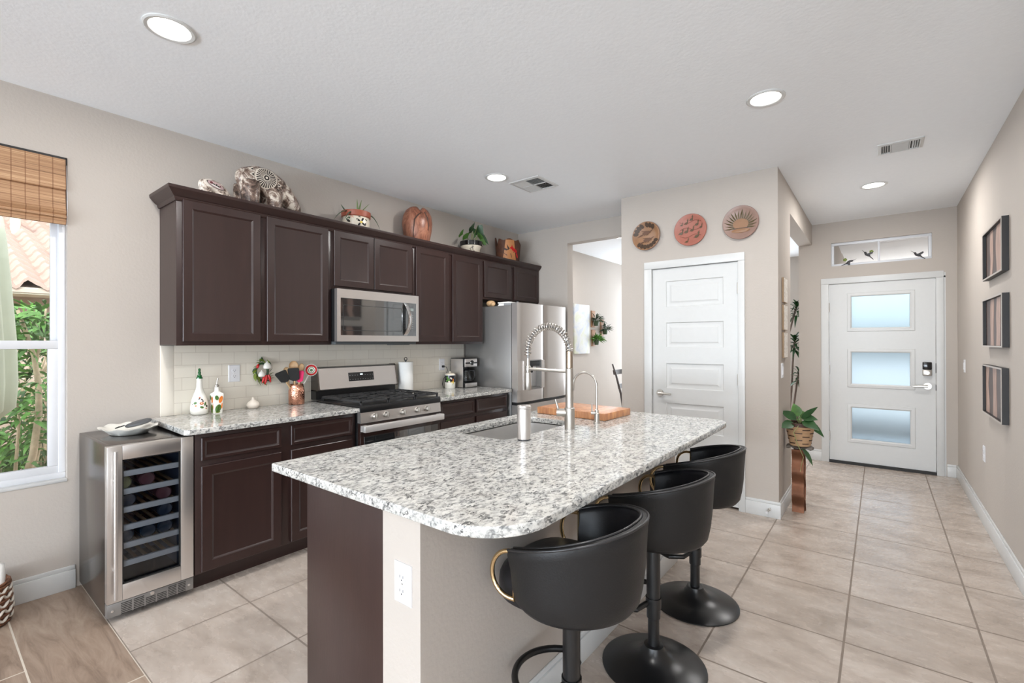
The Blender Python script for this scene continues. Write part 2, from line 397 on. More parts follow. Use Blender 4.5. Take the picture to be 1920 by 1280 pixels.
def cab_front(name, parent, u0, u1, v0, v1, face, at, t=.02, fr=.052):
    """recessed-panel cabinet door or drawer front"""
    b = B(); P = pmap(face, at)
    fr = min(fr, (v1-v0)*.16+.01)
    prings(b, P, u0, u1, v0, v1, [(0, 0), (0, t-.003), (.003, t), (fr-.004, t), (fr, t-.002), (fr+.007, t-.007), (fr+.011, t-.008)], True)
    return obj(name, b, ESP, parent, 20)
def rrect(x0, x1, y0, y1, r, n=8):
    """rounded rectangle; r = radius or 4 radii (x0y0, x1y0, x1y1, x0y1)"""
    r = r if isinstance(r, (list, tuple)) else [r]*4; out = []
    for (cx, cy, a0, q) in ((x0+r[0], y0+r[0], PI, r[0]), (x1-r[1], y0+r[1], 1.5*PI, r[1]), (x1-r[2], y1-r[2], 0, r[2]), (x0+r[3], y1-r[3], .5*PI, r[3])):
        for i in range(n+1):
            a = a0+.5*PI*i/n; out.append((cx+q*math.cos(a), cy+q*math.sin(a)))
    return out
def slab(name, outer, holes, z0, z1, bev, mat, parent=None):
    """worktop: filled outline with holes, thickness and an eased edge"""
    cu = bpy.data.curves.new(name, 'CURVE'); cu.dimensions = '2D'; cu.fill_mode = 'BOTH'
    for poly in [outer]+holes:
        sp = cu.splines.new('POLY'); sp.points.add(len(poly)-1)
        for p, q in zip(sp.points, poly): p.co = (q[0], q[1], 0, 1)
        sp.use_cyclic_u = True
    cu.extrude = (z1-z0)/2-bev; cu.bevel_depth = bev; cu.bevel_resolution = 2; cu.offset = -bev
    t = bpy.data.objects.new('tmp', cu); COL.objects.link(t)
    me = bpy.data.meshes.new_from_object(t.evaluated_get(bpy.context.evaluated_depsgraph_get()))
    bpy.data.objects.remove(t); me.name = name; me.transform(Matrix.Translation((0, 0, (z0+z1)/2)))
    me.materials.clear(); me.materials.append(mat)
    me.polygons.foreach_set('use_smooth', [True]*len(me.polygons)); me.set_sharp_from_angle(angle=math.radians(35))
    o = bpy.data.objects.new(name, me); COL.objects.link(o)
    if parent: me.transform(wmat(parent).inverted()); o.parent = parent
    return o
def arc(c, r, a0, a1, n, plane='xz', ry=None):
    ry = r if ry is None else ry; out = []
    for i in range(n+1):
        a = a0+(a1-a0)*i/n; u, v = r*math.cos(a), ry*math.sin(a)
        out.append((c[0]+u, c[1], c[2]+v) if plane == 'xz' else (c[0]+u, c[1]+v, c[2]) if plane == 'xy' else (c[0], c[1]+u, c[2]+v))
    return out
# ------------------------------------------------------------------ room shell
XL, XR, YP, YF, YFR, CE = -3.585, .617, 4.155, 6.5, 4.71, 2.74
XS = -.622
T = .14
def walls(name, boxes, label, mat=WALL):
    b = B()
    for q in boxes: b.box(*q)
    return struct(name, b, mat, label, 'wall')
b = B(); b.box(XL-.14, 3.6, .598, 8.7, -.1, 0); struct('floor', b, TILE, 'beige stone-look tile floor of the kitchen and hallway', 'floor')
b = B(); b.box(XL-.14, 3.6, -8.0, .598, -.1, 0); struct('floor', b, PLANK, 'brown wood-look plank floor in front of the window', 'floor')
b = B(); b.box(XL-.14, 3.74, -8.14, 8.84, CE, CE+.12); struct('ceiling', b, CEIL, 'white ceiling over kitchen and hallway', 'ceiling')
WY0, WY1, WZ0, WZ1 = -1.0, .537, .615, 2.412
walls('wall_left', [(XL-T, XL, -8.0, WY0, 0, CE), (XL-T, XL, WY1, 8.7, 0, CE), (XL-T, XL, WY0, WY1, 0, WZ0), (XL-T, XL, WY0, WY1, WZ1, CE)], 'greige wall behind the cabinets, with the window')
walls('wall_right', [(XR, XR+T, 1.2, YF+T, 0, CE)], 'grey wall along the hallway with three framed wood panels')
walls('wall_front', [(-.757, -.53, YF, YF+T, 0, CE), (.53, XR, YF, YF+T, 0, CE), (-.53, .53, YF, YF+T, 2.085, 2.237), (-.53, .53, YF, YF+T, 2.502, CE), (-.53, -.437, YF, YF+T, 2.237, 2.502), (.427, .53, YF, YF+T, 2.237, 2.502)], 'greige wall around the front door')
walls('wall_pantry', [(-1.93, -1.69, YP, YP+.12, 0, CE), (-.865, XS, YP, YP+.12, 0, CE), (-1.69, -.865, YP, YP+.12, 2.095, CE), (XS-.12, XS, YP+.12, 4.78, 0, CE), (-1.93, -1.81, YP+.12, YFR+.12, 0, CE), (-1.81, XS-.12, YFR, YFR+.12, 0, CE)], 'beige pantry wall holding the white panel door and three plates')
walls('wall_fridge', [(XL, -2.865, YFR, YFR+.12, 0, CE), (-2.865, -1.93, YFR, YFR+.12, 2.53, CE)], 'greige wall behind the refrigerator with a tall opening')
walls('wall_header', [(-.757, XS, 4.78, YF, 2.51, CE)], 'grey drywall beam above the hallway opening')
walls('wall_dining', [(XL-T, -.757, 8.7, 8.84, 0, CE), (-.60, -.60+T, YF+T, 8.7, 0, CE), (-.757, -.60, YF+T-.01, YF+T, 0, CE)], 'far walls of the room beyond the refrigerator')
walls('wall_back', [(XL-T, -3.2, -8.14, -8.0, 0, CE), (2.6, 3.74, -8.14, -8.0, 0, CE), (-3.2, 2.6, -8.14, -8.0, 2.5, CE)], 'living area wall with wide glass doors')
walls('wall_living', [(3.6, 3.74, -8.0, 1.2, 0, CE), (XR+T, 3.6, 1.2, 1.34, 0, CE)], 'living area side wall')
# baseboards
def bboard(name, segs, label):
    b = B()
    for (x0, y0, x1, y1, nx, ny) in segs:
        dx, dy = nx*.014, ny*.014; d2x, d2y = nx*.008, ny*.008
        b.box(min(x0, x1, x0+dx, x1+dx), max(x0, x1, x0+dx, x1+dx), min(y0, y1, y0+dy, y1+dy), max(y0, y1, y0+dy, y1+dy), 0, .105, .002)
        b.box(min(x0, x1, x0+d2x, x1+d2x), max(x0, x1, x0+d2x, x1+d2x), min(y0, y1, y0+d2y, y1+d2y), max(y0, y1, y0+d2y, y1+d2y), .105, .128, .003)
    return struct(name, b, WHITE, label, 'baseboard')
bboard('baseboard_left', [(XL, -8.0, XL, .57, 1, 0)], 'white baseboard under the window')
bboard('baseboard_right', [(XR, 1.2, XR, YF, -1, 0)], 'white baseboard along the grey hallway wall')
bboard('baseboard_front', [(-.757, YF, -.535, YF, 0, -1), (.535, YF, XR-.014, YF, 0, -1)], 'white baseboard beside the front door')
bboard('baseboard_pantry', [(-.858, YP, XS+.014, YP, 0, -1), (XS, YP, XS, 4.78, 1, 0), (-1.93, YP, -1.705, YP, 0, -1)], 'white baseboard around the pantry corner')
bboard('baseboard_dining', [(XL, 4.83, XL, 8.7, 1, 0)], 'white baseboard in the room beyond')

# pantry door (door_1)
D = thing('door_1', 'white five-panel pantry door with lever handle below three plates', 'door', (-1.27, YP, 0), kind='structure')
b = B(); b.box(-1.702, -1.632, YP-.016, YP, 0, 2.0355, .003); b.box(-.908, -.858, YP-.016, YP, 0, 2.0355, .003); b.box(-1.702, -.858, YP-.016, YP-.0005, 2.036, 2.102, .003)
b.box(-1.69, -1.632, YP, YP+.12, 0, 2.05); b.box(-.908, -.865, YP, YP+.12, 0, 2.05); b.box(-1.69, -.865, YP, YP+.12, 2.036, 2.095)
obj('casing', b, WHITE, D)
b = B(); x0, x1, ys = -1.629, -.911, YP+.008
P = pmap('-y', ys)
pz = [(.135, .36), (.405, .62), (.652, .832), (.965, 1.185), (1.328, 1.55), (1.69, 1.918)]
pz = [(.22, .46), (.59, .835), (.965, 1.188), (1.328, 1.55), (1.688, 1.918)]
b.box(x0, -1.507, ys, ys+.035, .02, 2.032); b.box(-1.024, x1, ys, ys+.035, .02, 2.032)
zz = .02
for a, c in pz:
    b.box(-1.507, -1.024, ys, ys+.035, zz, a)
    prings(b, P, -1.507, -1.024, a, c, [(0, 0), (.006, -.008), (.014, -.010), (.03, -.010), (.046, -.003), (.048, -.002)]); zz = c
b.box(-1.507, -1.024, ys, ys+.035, zz, 2.032)
obj('door_slab', b, WHITE, D, 25)
h = B(); h.cyl((-1.562, ys-.012, .918), .032, .012, 'y'); h.cyl((-1.562, ys-.05, .918), .011, .04, 'y')
h.tube([(-1.562, ys-.048, .918), (-1.53, ys-.05, .92), (-1.49, ys-.048, .917), (-1.452, ys-.044, .914)], [.011, .010, .009, .008], 10)
plabel(obj('handle', h, NICKEL, D), 'satin nickel lever handle')
for z in (.25, 1.065, 1.815):
    h = B(); h.cyl((-.911, YP-.004, z-.045), .006, .09, 'z', seg=12); h.box(-.911, -.903, YP-.004, YP+.006, z-.045, z+.045); obj('hinge', h, NICKEL, D)
h = B(); h.box(-1.634, -1.628, YP-.002, YP+.02, .89, .95); obj('strike_plate', h, NICKEL, D)

# front door (door_2)
D = thing('door_2', 'white front door with three frosted panes and a keypad lock', 'door', (0, YF, 0), kind='structure')
b = B(); b.box(-.535, -.462, YF-.016, YF, 0, 2.0335, .003); b.box(.456, .515, YF-.016, YF, 0, 2.0335, .003); b.box(-.535, .515, YF-.016, YF-.0005, 2.034, 2.1, .003)
b.box(-.53, -.462, YF, YF+T, 0, 2.05); b.box(.456, .53, YF, YF+T, 0, 2.05); b.box(-.53, .53, YF, YF+T, 2.034, 2.085)
obj('casing', b, WHITE, D)
ys = YF+.004; b = B(); P = pmap('-y', ys); gl = [(.289, .64), (.905, 1.258), (1.53, 1.882)]
b.box(-.457, -.25, ys, ys+.044, .03, 2.03); b.box(.25, .451, ys, ys+.044, .03, 2.03); zz = .03
for a, c in gl: b.box(-.25, .25, ys, ys+.044, zz, a); zz = c
b.box(-.25, .25, ys, ys+.044, zz, 2.03)
for a, c in gl: prings(b, P, -.292, .292, a-.04, c+.04, [(0, 0), (.004, .007), (.03, .009), (.042, .002), (.042, -.02)], False)
obj('door_slab', b, WHITE, D, 25)
for a, c in gl:
    g = B(); g.box(-.25, .25, ys+.018, ys+.024, a, c); obj('frosted_pane', g, FROST, D, 0)
h = B(); h.box(.348, .422, ys-.022, ys, 1.085, 1.162, .006); k = obj('keypad_lock', h, GLAZEBK, D)
h = B(); h.box(.348, .422, ys-.028, ys, 1.02, 1.084, .008); h.tube([(.385, ys-.028, 1.05), (.385, ys-.045, 1.05)], .018, 16); plabel(obj('deadbolt_turn', h, NICKEL, D), 'nickel thumb turn below the black keypad')
h = B(); h.cyl((.388, ys-.012, .912), .034, .012, 'y'); h.cyl((.388, ys-.05, .912), .012, .04, 'y'); h.tube([(.388, ys-.048, .912), (.34, ys-.05, .912), (.27, ys-.046, .908)], [.012, .010, .008], 10)
plabel(obj('handle', h, NICKEL, D), 'nickel lever handle')
for z in (.3, 1.06, 1.77):
    h = B(); h.cyl((-.459, YF-.004, z-.05), .007, .1, 'z', seg=12); h.box(-.47, -.459, YF-.004, YF+.004, z-.05, z+.05); obj('hinge', h, NICKEL, D)
for z, q in ((1.1, .05), (.9, .03)):
    h = B(); h.box(.452, .462, YF-.012, YF+.02, z-q, z+q); obj('strike_plate', h, DARK_SLOT, D)
h = B(); h.box(-.462, .456, YF-.02, YF+T, 0, .028); obj('threshold', h, DARK_SLOT, D)

# transom window above the front door (window_2)
W2 = thing('window_2', 'narrow transom window above the front door', 'window', (0, YF, 2.237), kind='structure')
b = B()
for q in ((-.437, .427, 2.237, 2.262), (-.437, .427, 2.474, 2.502), (-.437, -.412, 2.262, 2.474), (.4, .427, 2.262, 2.474), (-.016, .004, 2.262, 2.474)): b.box(q[0], q[1], YF+.02, YF+.07, q[2], q[3], .002)
obj('window_frame', b, SHELLW, W2)
b = B(); b.box(-.412, .4, YF+.045, YF+.049, 2.262, 2.474); obj('window_pane', b, GLASS, W2, 0)

# kitchen window (window_1)
W1 = thing('window_1', 'white single-hung window with a bamboo shade beside the kitchen', 'window', (XL, -.23, WZ0), kind='structure')
xa, xb = XL-.115, XL-.045
b = B(); b.box(xa, xb, WY0, WY1, WZ0, WZ0+.035, .003); b.box(xa, xb, WY0, WY1, WZ1-.03, WZ1, .003); b.box(xa, xb, WY1-.03, WY1, WZ0+.035, WZ1-.03, .003); b.box(xa, xb, WY0, WY0+.03, WZ0+.035, WZ1-.03, .003)
obj('window_frame', b, SHELLW, W1)
def sash(y0, y1, z0, z1, xq0, xq1, fr, name):
    b = B(); b.box(xq0, xq1, y0, y1, z0, z0+fr, .003); b.box(xq0, xq1, y0, y1, z1-fr, z1, .003); b.box(xq0, xq1, y0, y0+fr, z0+fr, z1-fr, .003); b.box(xq0, xq1, y1-fr, y1, z0+fr, z1-fr, .003)
    o = obj(name, b, SHELLW, W1); g = B(); g.box((xq0+xq1)/2-.002, (xq0+xq1)/2+.002, y0+fr, y1-fr, z0+fr, z1-fr); obj('window_pane', g, GLASS, o, 0)
sash(WY0+.028, WY1-.026, 1.352, WZ1-.028, xa+.005, xa+.032, .032, 'upper_sash')
sash(WY0+.028, WY1-.026, WZ0+.03, 1.39, xa+.034, xb-.004, .046, 'lower_sash')
b = B(); b.box(XL-.045, XL+.004, WY0, WY1, WZ0-.012, WZ0+.004, .003); obj('window_sill', b, WHITE, W1)

# bamboo roman shade in the window head
S = thing('roman_shade', 'woven bamboo roman shade pulled up in the kitchen window', 'shade', (XL, -.23, 2.41))
b = B(); prof = [(XL-.012, 2.40), (XL+.004, 2.40), (XL+.012, 2.30), (XL+.018, 2.232), (XL+.016, 2.228), (XL+.002, 2.226), (XL+.008, 2.18), (XL+.018, 2.12), (XL+.036, 2.105), (XL+.020, 2.088), (XL+.034, 2.080), (XL+.034, 2.070), (XL+.020, 2.063), (XL+.024, 2.055), (XL+.018, 2.036), (XL+.006, 2.034), (XL-.004, 2.06), (XL-.008, 2.2)]
b.rings([[(x, y, z) for x, z in prof] for y in (WY0+.01, WY0+.3, -.4, 0, .3, .529)], True, True, True)
obj('shade_fabric', b, BAMBOO, S, 20)
b = B(); b.box(XL-.02, XL+.006, WY0+.005, .532, 2.4, 2.411); b.box(XL-.012, XL+.006, .529, .533, 2.37, 2.41); plabel(obj('headrail', b, DARK_SLOT, S), 'dark headrail')
b = B(); b.tube([(XL-.003, .5335, 2.37), (XL+.012, .534, 2.2), (XL+.016, .534, 2.1), (XL+.008, .534, 2.03)], .0012, 6); obj('lift_cord', b, PLATE, S)

# glass doors of the living area behind the camera
W3 = thing('window_3', 'wide glass doors of the living area', 'window', (-.3, -8.0, 0), kind='structure')
b = B()
for x in (-3.2, -1.27, .66, 2.54): b.box(x, x+.06, -8.1, -8.04, 0, 2.5)
b.box(-3.2, 2.6, -8.1, -8.04, 0, .06); b.box(-3.2, 2.6, -8.1, -8.04, 2.44, 2.5); obj('window_frame', b, SHELLW, W3)
b = B(); b.box(-3.14, 2.54, -8.072, -8.068, .06, 2.44); obj('window_pane', b, GLASS, W3, 0)

# ceiling lights
def downlight(x, y, label, r=.098):
    t = thing('ceiling_light', label, 'ceiling light', (x, y, CE), group='round recessed ceiling lights')
    b = B(); b.lathe([(r, 0), (r, -.004), (r*.93, -.008), (r*.80, -.006), (r*.74, 0), (r*.74, -.0005)], (x, y, CE), 40, cap0=False, cap1=False); obj('trim_ring', b, WHITE, t)
    b = B(); b.cyl((x, y, CE-.003), r*.74, .0025, seg=40); obj('lens', b, LAMP, t)
    l = light('ceiling_lamp_light', 'AREA', (x, y, CE-.012), (0, 0, -1), 17, (1, .975, .95), .13, shape='DISK')
downlight(-2.425, .69, 'recessed ceiling light above the window end of the kitchen, largest in view')
downlight(-.50, 2.95, 'recessed ceiling light above the far end of the island, before the pantry')
downlight(-2.49, 2.98, 'recessed ceiling light beside the square vent over the kitchen aisle')
downlight(-.04, 5.17, 'recessed ceiling light in the hallway near the front door')
downlight(-2.676, 5.63, 'recessed ceiling light seen through the opening beside the refrigerator')
downlight(-.5, .69, 'recessed ceiling light over the near end of the island')
downlight(1.6, -1.5, 'recessed ceiling light over the living area by the side window')
downlight(-1.6, -2.4, 'recessed ceiling light over the living area by the glass doors')

# ceiling vents
V = thing('ceiling_vent', 'square white four-way ceiling vent beside a recessed light', 'vent', (-2.345, 3.305, CE), group=None)
cx, cy, q = -2.345, 3.305, .155
b = B(); b.rings([[(cx-s_, cy-s_, CE-z), (cx+s_, cy-s_, CE-z), (cx+s_, cy+s_, CE-z), (cx-s_, cy+s_, CE-z)] for s_, z in ((q, 0), (q, .004), (q-.004, .007), (q-.024, .012), (q-.026, .002))], True, False, False); obj('vent_frame', b, WHITE, V, 20)
b = B(); b.box(cx-q+.024, cx+q-.024, cy-q+.024, cy+q-.024, CE-.0025, CE-.0005); obj('vent_throat', b, DARK_SLOT, V, 0)
b = B(); lim = q-.026
for qx in (-1, 1):
    for qy in (-1, 1):
        for i in range(7):
            t0 = .012+i*(lim-.014)/7; w_ = .011; tilt = .009
            if qx*qy > 0:
                xx = cx+qx*t0; a, e = sorted((cy+qy*.004, cy+qy*lim)); pts = [(xx, CE-.002), (xx+.0012, CE-.002), (xx+qx*w_+.0012, CE-.002-tilt), (xx+qx*w_, CE-.002-tilt)]
                b.rings([[(u, y_, z_) for u, z_ in pts] for y_ in (a, e)])
            else:
                yy = cy+qy*t0; a, e = sorted((cx+qx*.004, cx+qx*lim)); pts = [(yy, CE-.002), (yy+.0012, CE-.002), (yy+qy*w_+.0012, CE-.002-tilt), (yy+qy*w_, CE-.002-tilt)]
                b.rings([[(x_, u, z_) for u, z_ in pts] for x_ in (a, e)])
b.box(cx-.004, cx+.004, cy-lim, cy+lim, CE-.012, CE-.002); b.box(cx-lim, cx+lim, cy-.004, cy+.004, CE-.012, CE-.002)
obj('louvers', b, WHITE, V, 20)
V = thing('ceiling_vent', 'rectangular white three-way ceiling vent in the hallway', 'vent', (.115, 4.245, CE))
x0, x1, y0, y1 = -.01, .24, 4.14, 4.355
b = B(); b.rings([[(x0+i, y0+i, CE-z), (x1-i, y0+i, CE-z), (x1-i, y1-i, CE-z), (x0+i, y1-i, CE-z)] for i, z in ((0, 0), (0, .004), (.003, .007), (.02, .012), (.021, .002))], True, False, False); obj('vent_frame', b, WHITE, V, 20)
b = B(); b.box(x0+.02, x1-.02, y0+.02, y1-.02, CE-.0025, CE-.0005); obj('vent_throat', b, DARK_SLOT, V, 0)
b = B()
for i in range(4):
    for sgn, xs in ((1, x0+.026+i*.012), (-1, x1-.026-i*.012)): b.rings([[(u, y_, z_) for u, z_ in ((xs, CE-.002), (xs+.0015, CE-.002), (xs-sgn*.007+.0015, CE-.012), (xs-sgn*.007, CE-.012))] for y_ in (y0+.022, y1-.022)])
for i in range(9):
    ys = y0+.028+i*.019; b.rings([[(x_, u, z_) for u, z_ in ((ys, CE-.002), (ys+.0015, CE-.002), (ys+.0135, CE-.011), (ys+.012, CE-.011))] for x_ in (x0+.078, x1-.078)])
b.box(x0+.07, x0+.076, y0+.02, y1-.02, CE-.012, CE-.002); b.box(x1-.076, x1-.07, y0+.02, y1-.02, CE-.012, CE-.002)
obj('louvers', b, WHITE, V, 20)

# porch outside the front door
walls('wall_porch', [(-.60, -.46, 8.7, 10.4, -.1, 2.9), (1.6, 1.74, YF+T, 10.4, -.1, 2.9)], 'porch side walls outside the front door')
b = B(); b.box(-.46, 1.74, YF+T, 10.4, 2.76, 2.9); struct('ceiling_porch', b, CEIL, 'pale porch ceiling outside the front door', 'ceiling')
b = B(); b.box(-.6, 1.74, YF+T, 10.4, -.12, -.01); b.box(-14, 20, 10.4, 45, -.12, -.02); struct('floor_porch', b, plain('porch_concrete', sr(214, 208, 200), .9), 'pale concrete porch floor outside the front door', 'floor')
# electrical plates
def outlet(name, label, face, at, u, v, wd=.076, ht=.118, kind='duplex', grp=None):
    cpos = pmap(face, at)(u, v, 0); o = thing(name, label, 'outlet' if kind == 'duplex' else 'switch', cpos)
    P = pmap(face, at); b = B(); prings(b, P, u-wd/2, u+wd/2, v-ht/2, v+ht/2, [(0, 0), (0, .003), (.004, .006), (.008, .006)]); obj('cover_plate', b, PLATE, o, 30)
    if kind == 'duplex':
        for dv in (-.02, .02):
            b = B(); ring = [(u+.017*math.cos(a*PI/12), v+dv+max(-.0135, min(.0135, .0175*math.sin(a*PI/12)))) for a in range(24)]
            b.rings([[P(p, q_, .006) for p, q_ in ring], [P(p, q_, .0085) for p, q_ in ring]]); rc = obj('receptacle', b, PLATE, o, 30)
            b = B()
            for du in (-.0065, .0065): prings(b, P, u+du-.001, u+du+.001, v+dv-.002, v+dv+.006, [(0, .0086), (.0001, .0089)])
            prings(b, P, u-.002, u+.002, v+dv-.010, v+dv-.006, [(0, .0086), (.0003, .0089)]); obj('slot', b, DARK_SLOT, rc, 0)
        b = B(); prings(b, P, u-.0025, u+.0025, v-.0025, v+.0025, [(0, .006), (.001, .0075)]); obj('screw', b, NICKEL, o)
    else:
        b = B(); prings(b, P, u-.0165, u+.0165, v-.033, v+.033, [(0, .006), (0, .008), (.002, .0105), (.004, .0105)]); obj('rocker', b, PLATE, o, 30)
    return o
# ------------------------------------------------------------------ wall cabinets
UF = -3.28    # face frame front of the wall cabinets
def wall_cab(label, y0, y1, z0, z1, doors):
    t = thing('wall_cabinet', label, 'cabinet', (XL, (y0+y1)/2, z0))
    b = B(); b.box(XL+.001, UF-.018, y0+.0005, y1-.0005, z0+.004, z1); b.box(UF-.018, UF, y0+.0005, y1-.0005, z0, z1, .001)
    obj('body', b, ESP, t)
    for a, c in doors: cab_front('door', t, a, c, z0+.024, z1-.012, '+x', UF)
    return t
wall_cab('dark brown two-door wall cabinet nearest the window, under the two pottery bears', .965, 1.96, 1.36, 2.245, [(.993, 1.44), (1.481, 1.93)])
wall_cab('short dark brown two-door wall cabinet above the microwave', 1.96, 2.757, 1.785, 2.245, [(1.979, 2.334), (2.340, 2.734)])
wall_cab('tall dark brown two-door wall cabinet between microwave and refrigerator', 2.757, 3.69, 1.36, 2.245, [(2.777, 3.185), (3.234, 3.668)])
wall_cab('short dark brown two-door wall cabinet above the refrigerator', 3.69, 4.705, 1.83, 2.245, [(3.703, 4.147), (4.217, 4.692)])
# crown molding: profile swept along front and window-side end
prof = [(0, 2.222), (.006, 2.222), (.012, 2.232), (.014, 2.243), (.024, 2.250), (.040, 2.268), (.052, 2.282), (.054, 2.292), (.054, 2.300), (.040, 2.300), (.0, 2.250)]
b = B(); rs = []
for kind in range(3):
    if kind == 0: rs.append([(XL+.001, .965-o, z) for o, z in prof])
    elif kind == 1: rs.append([(UF+o, .965-o, z) for o, z in prof])
    else: rs.append([(UF+o, 4.705, z) for o, z in prof])
b.rings(rs); tag(obj('crown_molding', b, ESP, None, 25), 'dark brown crown molding along the top of the wall cabinets', 'molding')

# ------------------------------------------------------------------ base cabinets
BF = -2.96
def base_cab(label, y0, y1, fronts):
    t = thing('base_cabinet', label, 'cabinet', (XL, (y0+y1)/2, 0))
    b = B(); b.box(XL+.001, BF-.02, y0+.0005, y1-.0005, .1, .879); b.box(BF-.02, BF, y0+.0005, y1-.0005, .1, .879, .001); b.box(XL+.02, BF-.075, y0+.0005, y1-.0005, 0, .1); obj('body', b, ESP, t)
    for a, c in fronts:
        cab_front('drawer', t, a, c, .726, .85, '+x', BF, fr=.02); cab_front('door', t, a, c, .112, .694, '+x', BF, fr=.055)
    return t
base_cab('dark brown base cabinet with two drawers between wine cooler and range', .957, 1.955, [(.983, 1.423), (1.484, 1.925)])
base_cab('dark brown base cabinet with two drawers between range and refrigerator', 2.745, 3.70, [(2.768, 3.195), (3.226, 3.672)])
slab('countertop', [(XL+.001, .912), (-2.925, .895), (-2.905, .915), (-2.905, 1.957), (XL+.001, 1.957)], [], .88, .91, .003, GRANITE)
tag(COL.objects['countertop'], 'speckled granite countertop left of the range, holding the oil bottles', 'countertop')
o = slab('countertop', [(XL+.001, 2.737), (-2.905, 2.737), (-2.905, 3.703), (XL+.001, 3.703)], [], .88, .91, .003, GRANITE)
tag(o, 'speckled granite countertop between range and refrigerator, under the coffee maker', 'countertop')
b = B(); b.box(XL+.0005, XL+.009, 1.04, 3.716, .9105, 1.359); BS = obj('backsplash', b, SUBWAY, None, 0); tag(BS, 'cream subway tile backsplash below the wall cabinets', 'backsplash')
b = B(); b.box(XL+.0005, XL+.009, .966, 1.0395, .9105, 1.359, .002); plabel(obj('edge_tile', b, plain('edge_tile_glaze', sr(226, 219, 207), .25), BS), 'plain cream edge tiles')

# ------------------------------------------------------------------ wine cooler
t = thing('wine_cooler', 'stainless wine cooler with a glass door at the end of the counter', 'wine cooler', (-3.27, .77, 0))
y0, y1 = .584, .953; xd = -3.005; xf = -2.963
b = B(); b.box(-3.568, xd, y0, y0+.022, .03, .868, .003); b.box(-3.568, xd, y1-.022, y1, .03, .868, .003); b.box(-3.568, xd, y0+.02, y1-.02, .846, .868, .003); b.box(-3.568, xd, y0+.02, y1-.02, .03, .13); b.box(-3.568, -3.54, y0+.02, y1-.02, .13, .846)
obj('cabinet', b, STEELD, t)
b = B(); b.box(-3.54, xd-.002, y0+.022, y0+.03, .13, .846); b.box(-3.54, xd-.002, y1-.03, y1-.022, .13, .846); b.box(-3.54, -3.53, y0+.03, y1-.03, .13, .846); b.box(-3.54, xd-.002, y0+.03, y1-.03, .838, .846)
obj('liner', b, plain('cooler_liner', sr(84, 98, 120), .6), t)
wy0, wy1, wz0, wz1 = .645, .893, .176, .795
b = B()
for q in ((y0+.001, wy0, .098, .866), (wy1, y1-.001, .098, .866)): b.box(xd+.002, xf, q[0], q[1], q[2], q[3], .002)
b.box(xd+.002, xf, wy0, wy1, .098, wz0, .002); b.box(xd+.002, xf, wy0, wy1, wz1, .866, .002)
D = obj('door', b, STEEL, t)
b = B(); b.box(xd+.012, xd+.018, wy0, wy1, wz0, wz1); obj('glass_pane', b, COOLGLASS, D, 0)
b = B()
for q in ((wy0, wy0+.006, wz0, wz1), (wy1-.006, wy1, wz0, wz1), (wy0, wy1, wz0, wz0+.006), (wy0, wy1, wz1-.006, wz1)): b.box(xf-.012, xf-.006, *q)
obj('gasket', b, BLKPL, D, 0)
h = B(); h.tube([(xf+.034, .612, .125), (xf+.034, .612, .846)], .0085, 14)
for z in (.26, .70): h.tube([(xf, .612, z), (xf+.034, .612, z)], .005, 10)
obj('handle', h, STEEL, D)
b = B(); b.box(xd+.002, xf-.004, y0+.001, y1-.001, .03, .095, .002); G = obj('kick_grille', b, STEELG, t)
P = pmap('+x', xf-.004); b = B()
for (a, c, n, zt) in ((.64, .684, 7, .086), (.690, .734, 7, .086), (.740, .782, 5, .070), (.788, .830, 5, .070), (.836, .874, 7, .086), (.880, .916, 7, .086)):
    for i in range(n): prings(b, P, a, c, zt-.0085*i-.005, zt-.0085*i, [(0, -.001), (.0005, .0006)])
obj('vent_slots', b, DARK_SLOT, G, 0)
for yy, zz in ((.606, .06), (.93, .06)): b = B(); b.cyl((xf-.004, yy, zz), .006, .003, 'x', seg=12); obj('screw', b, CHROME, G)
b = B(); b.cyl((xf-.004, .767, .084), .009, .004, 'x', seg=14); obj('lock', b, CHROME, G)
for yy in (y0+.05, y1-.05):
    for xx in (-3.5, -3.06):
        b = B(); b.cyl((xx, yy, 0), .016, .031, seg=14); obj('foot', b, BLKPL, t)
shz = [.262, .352, .442, .532, .624, .715]
for z in shz:
    b = B(); b.box(-3.02, -3.001, .63, .908, z-.014, z+.014, .002)
    s_ = obj('shelf', b, plain('shelf_front_%d' % int(z*1000), sr(214, 214, 208), .4), t)
    b = B()
    for i in range(7): b.box(-3.5, -3.03, .634+i*.041, .648+i*.041, z-.010, z-.002)
    plabel(obj('shelf_slats', b, BIRCH, s_, 0), 'wooden wine rack slats')
# bottles lying in the cooler, base towards the door
def wine(yc, zs, glass, label, cap=None):
    z = zs+.037; o = thing('wine_bottle', label, 'bottle', (-3.2, yc, z), group='wine bottles lying in the cooler')
    x0 = -3.042; b = B(); b.lathe([(.012, .004), (.030, 0), (.036, .006), (.037, .02), (.037, .19), (.030, .22), (.016, .245), (.014, .30)], (0, 0, 0), 20, 'x'); b.bm.transform(Matrix.Translation((x0, yc, z)) @ Matrix.Diagonal((-1, 1, 1, 1)))
    obj('bottle_glass', b, glass, o)
    b = B(); b.cyl((x0-.335, yc, z), .0155, .05, 'x', seg=14); obj('foil_cap', b, cap or BURGUNDY, o)
WG = plain('wine_glass_green', sr(40, 54, 68), .1); WG2 = plain('wine_glass_rose', sr(104, 66, 70), .1); WG3 = plain('wine_glass_clear', sr(150, 150, 96), .15)
wine(.845, .352, WG, 'dark blue-green wine bottle on the second rack from the bottom, toward the cabinets')
wine(.77, .352, WG, 'dark wine bottle in the middle of the second rack from the bottom')
wine(.675, .352, WG, 'dark wine bottle on the second rack from the bottom, toward the handle')
wine(.845, .442, WG, 'blue wine bottle alone on the third rack from the bottom')
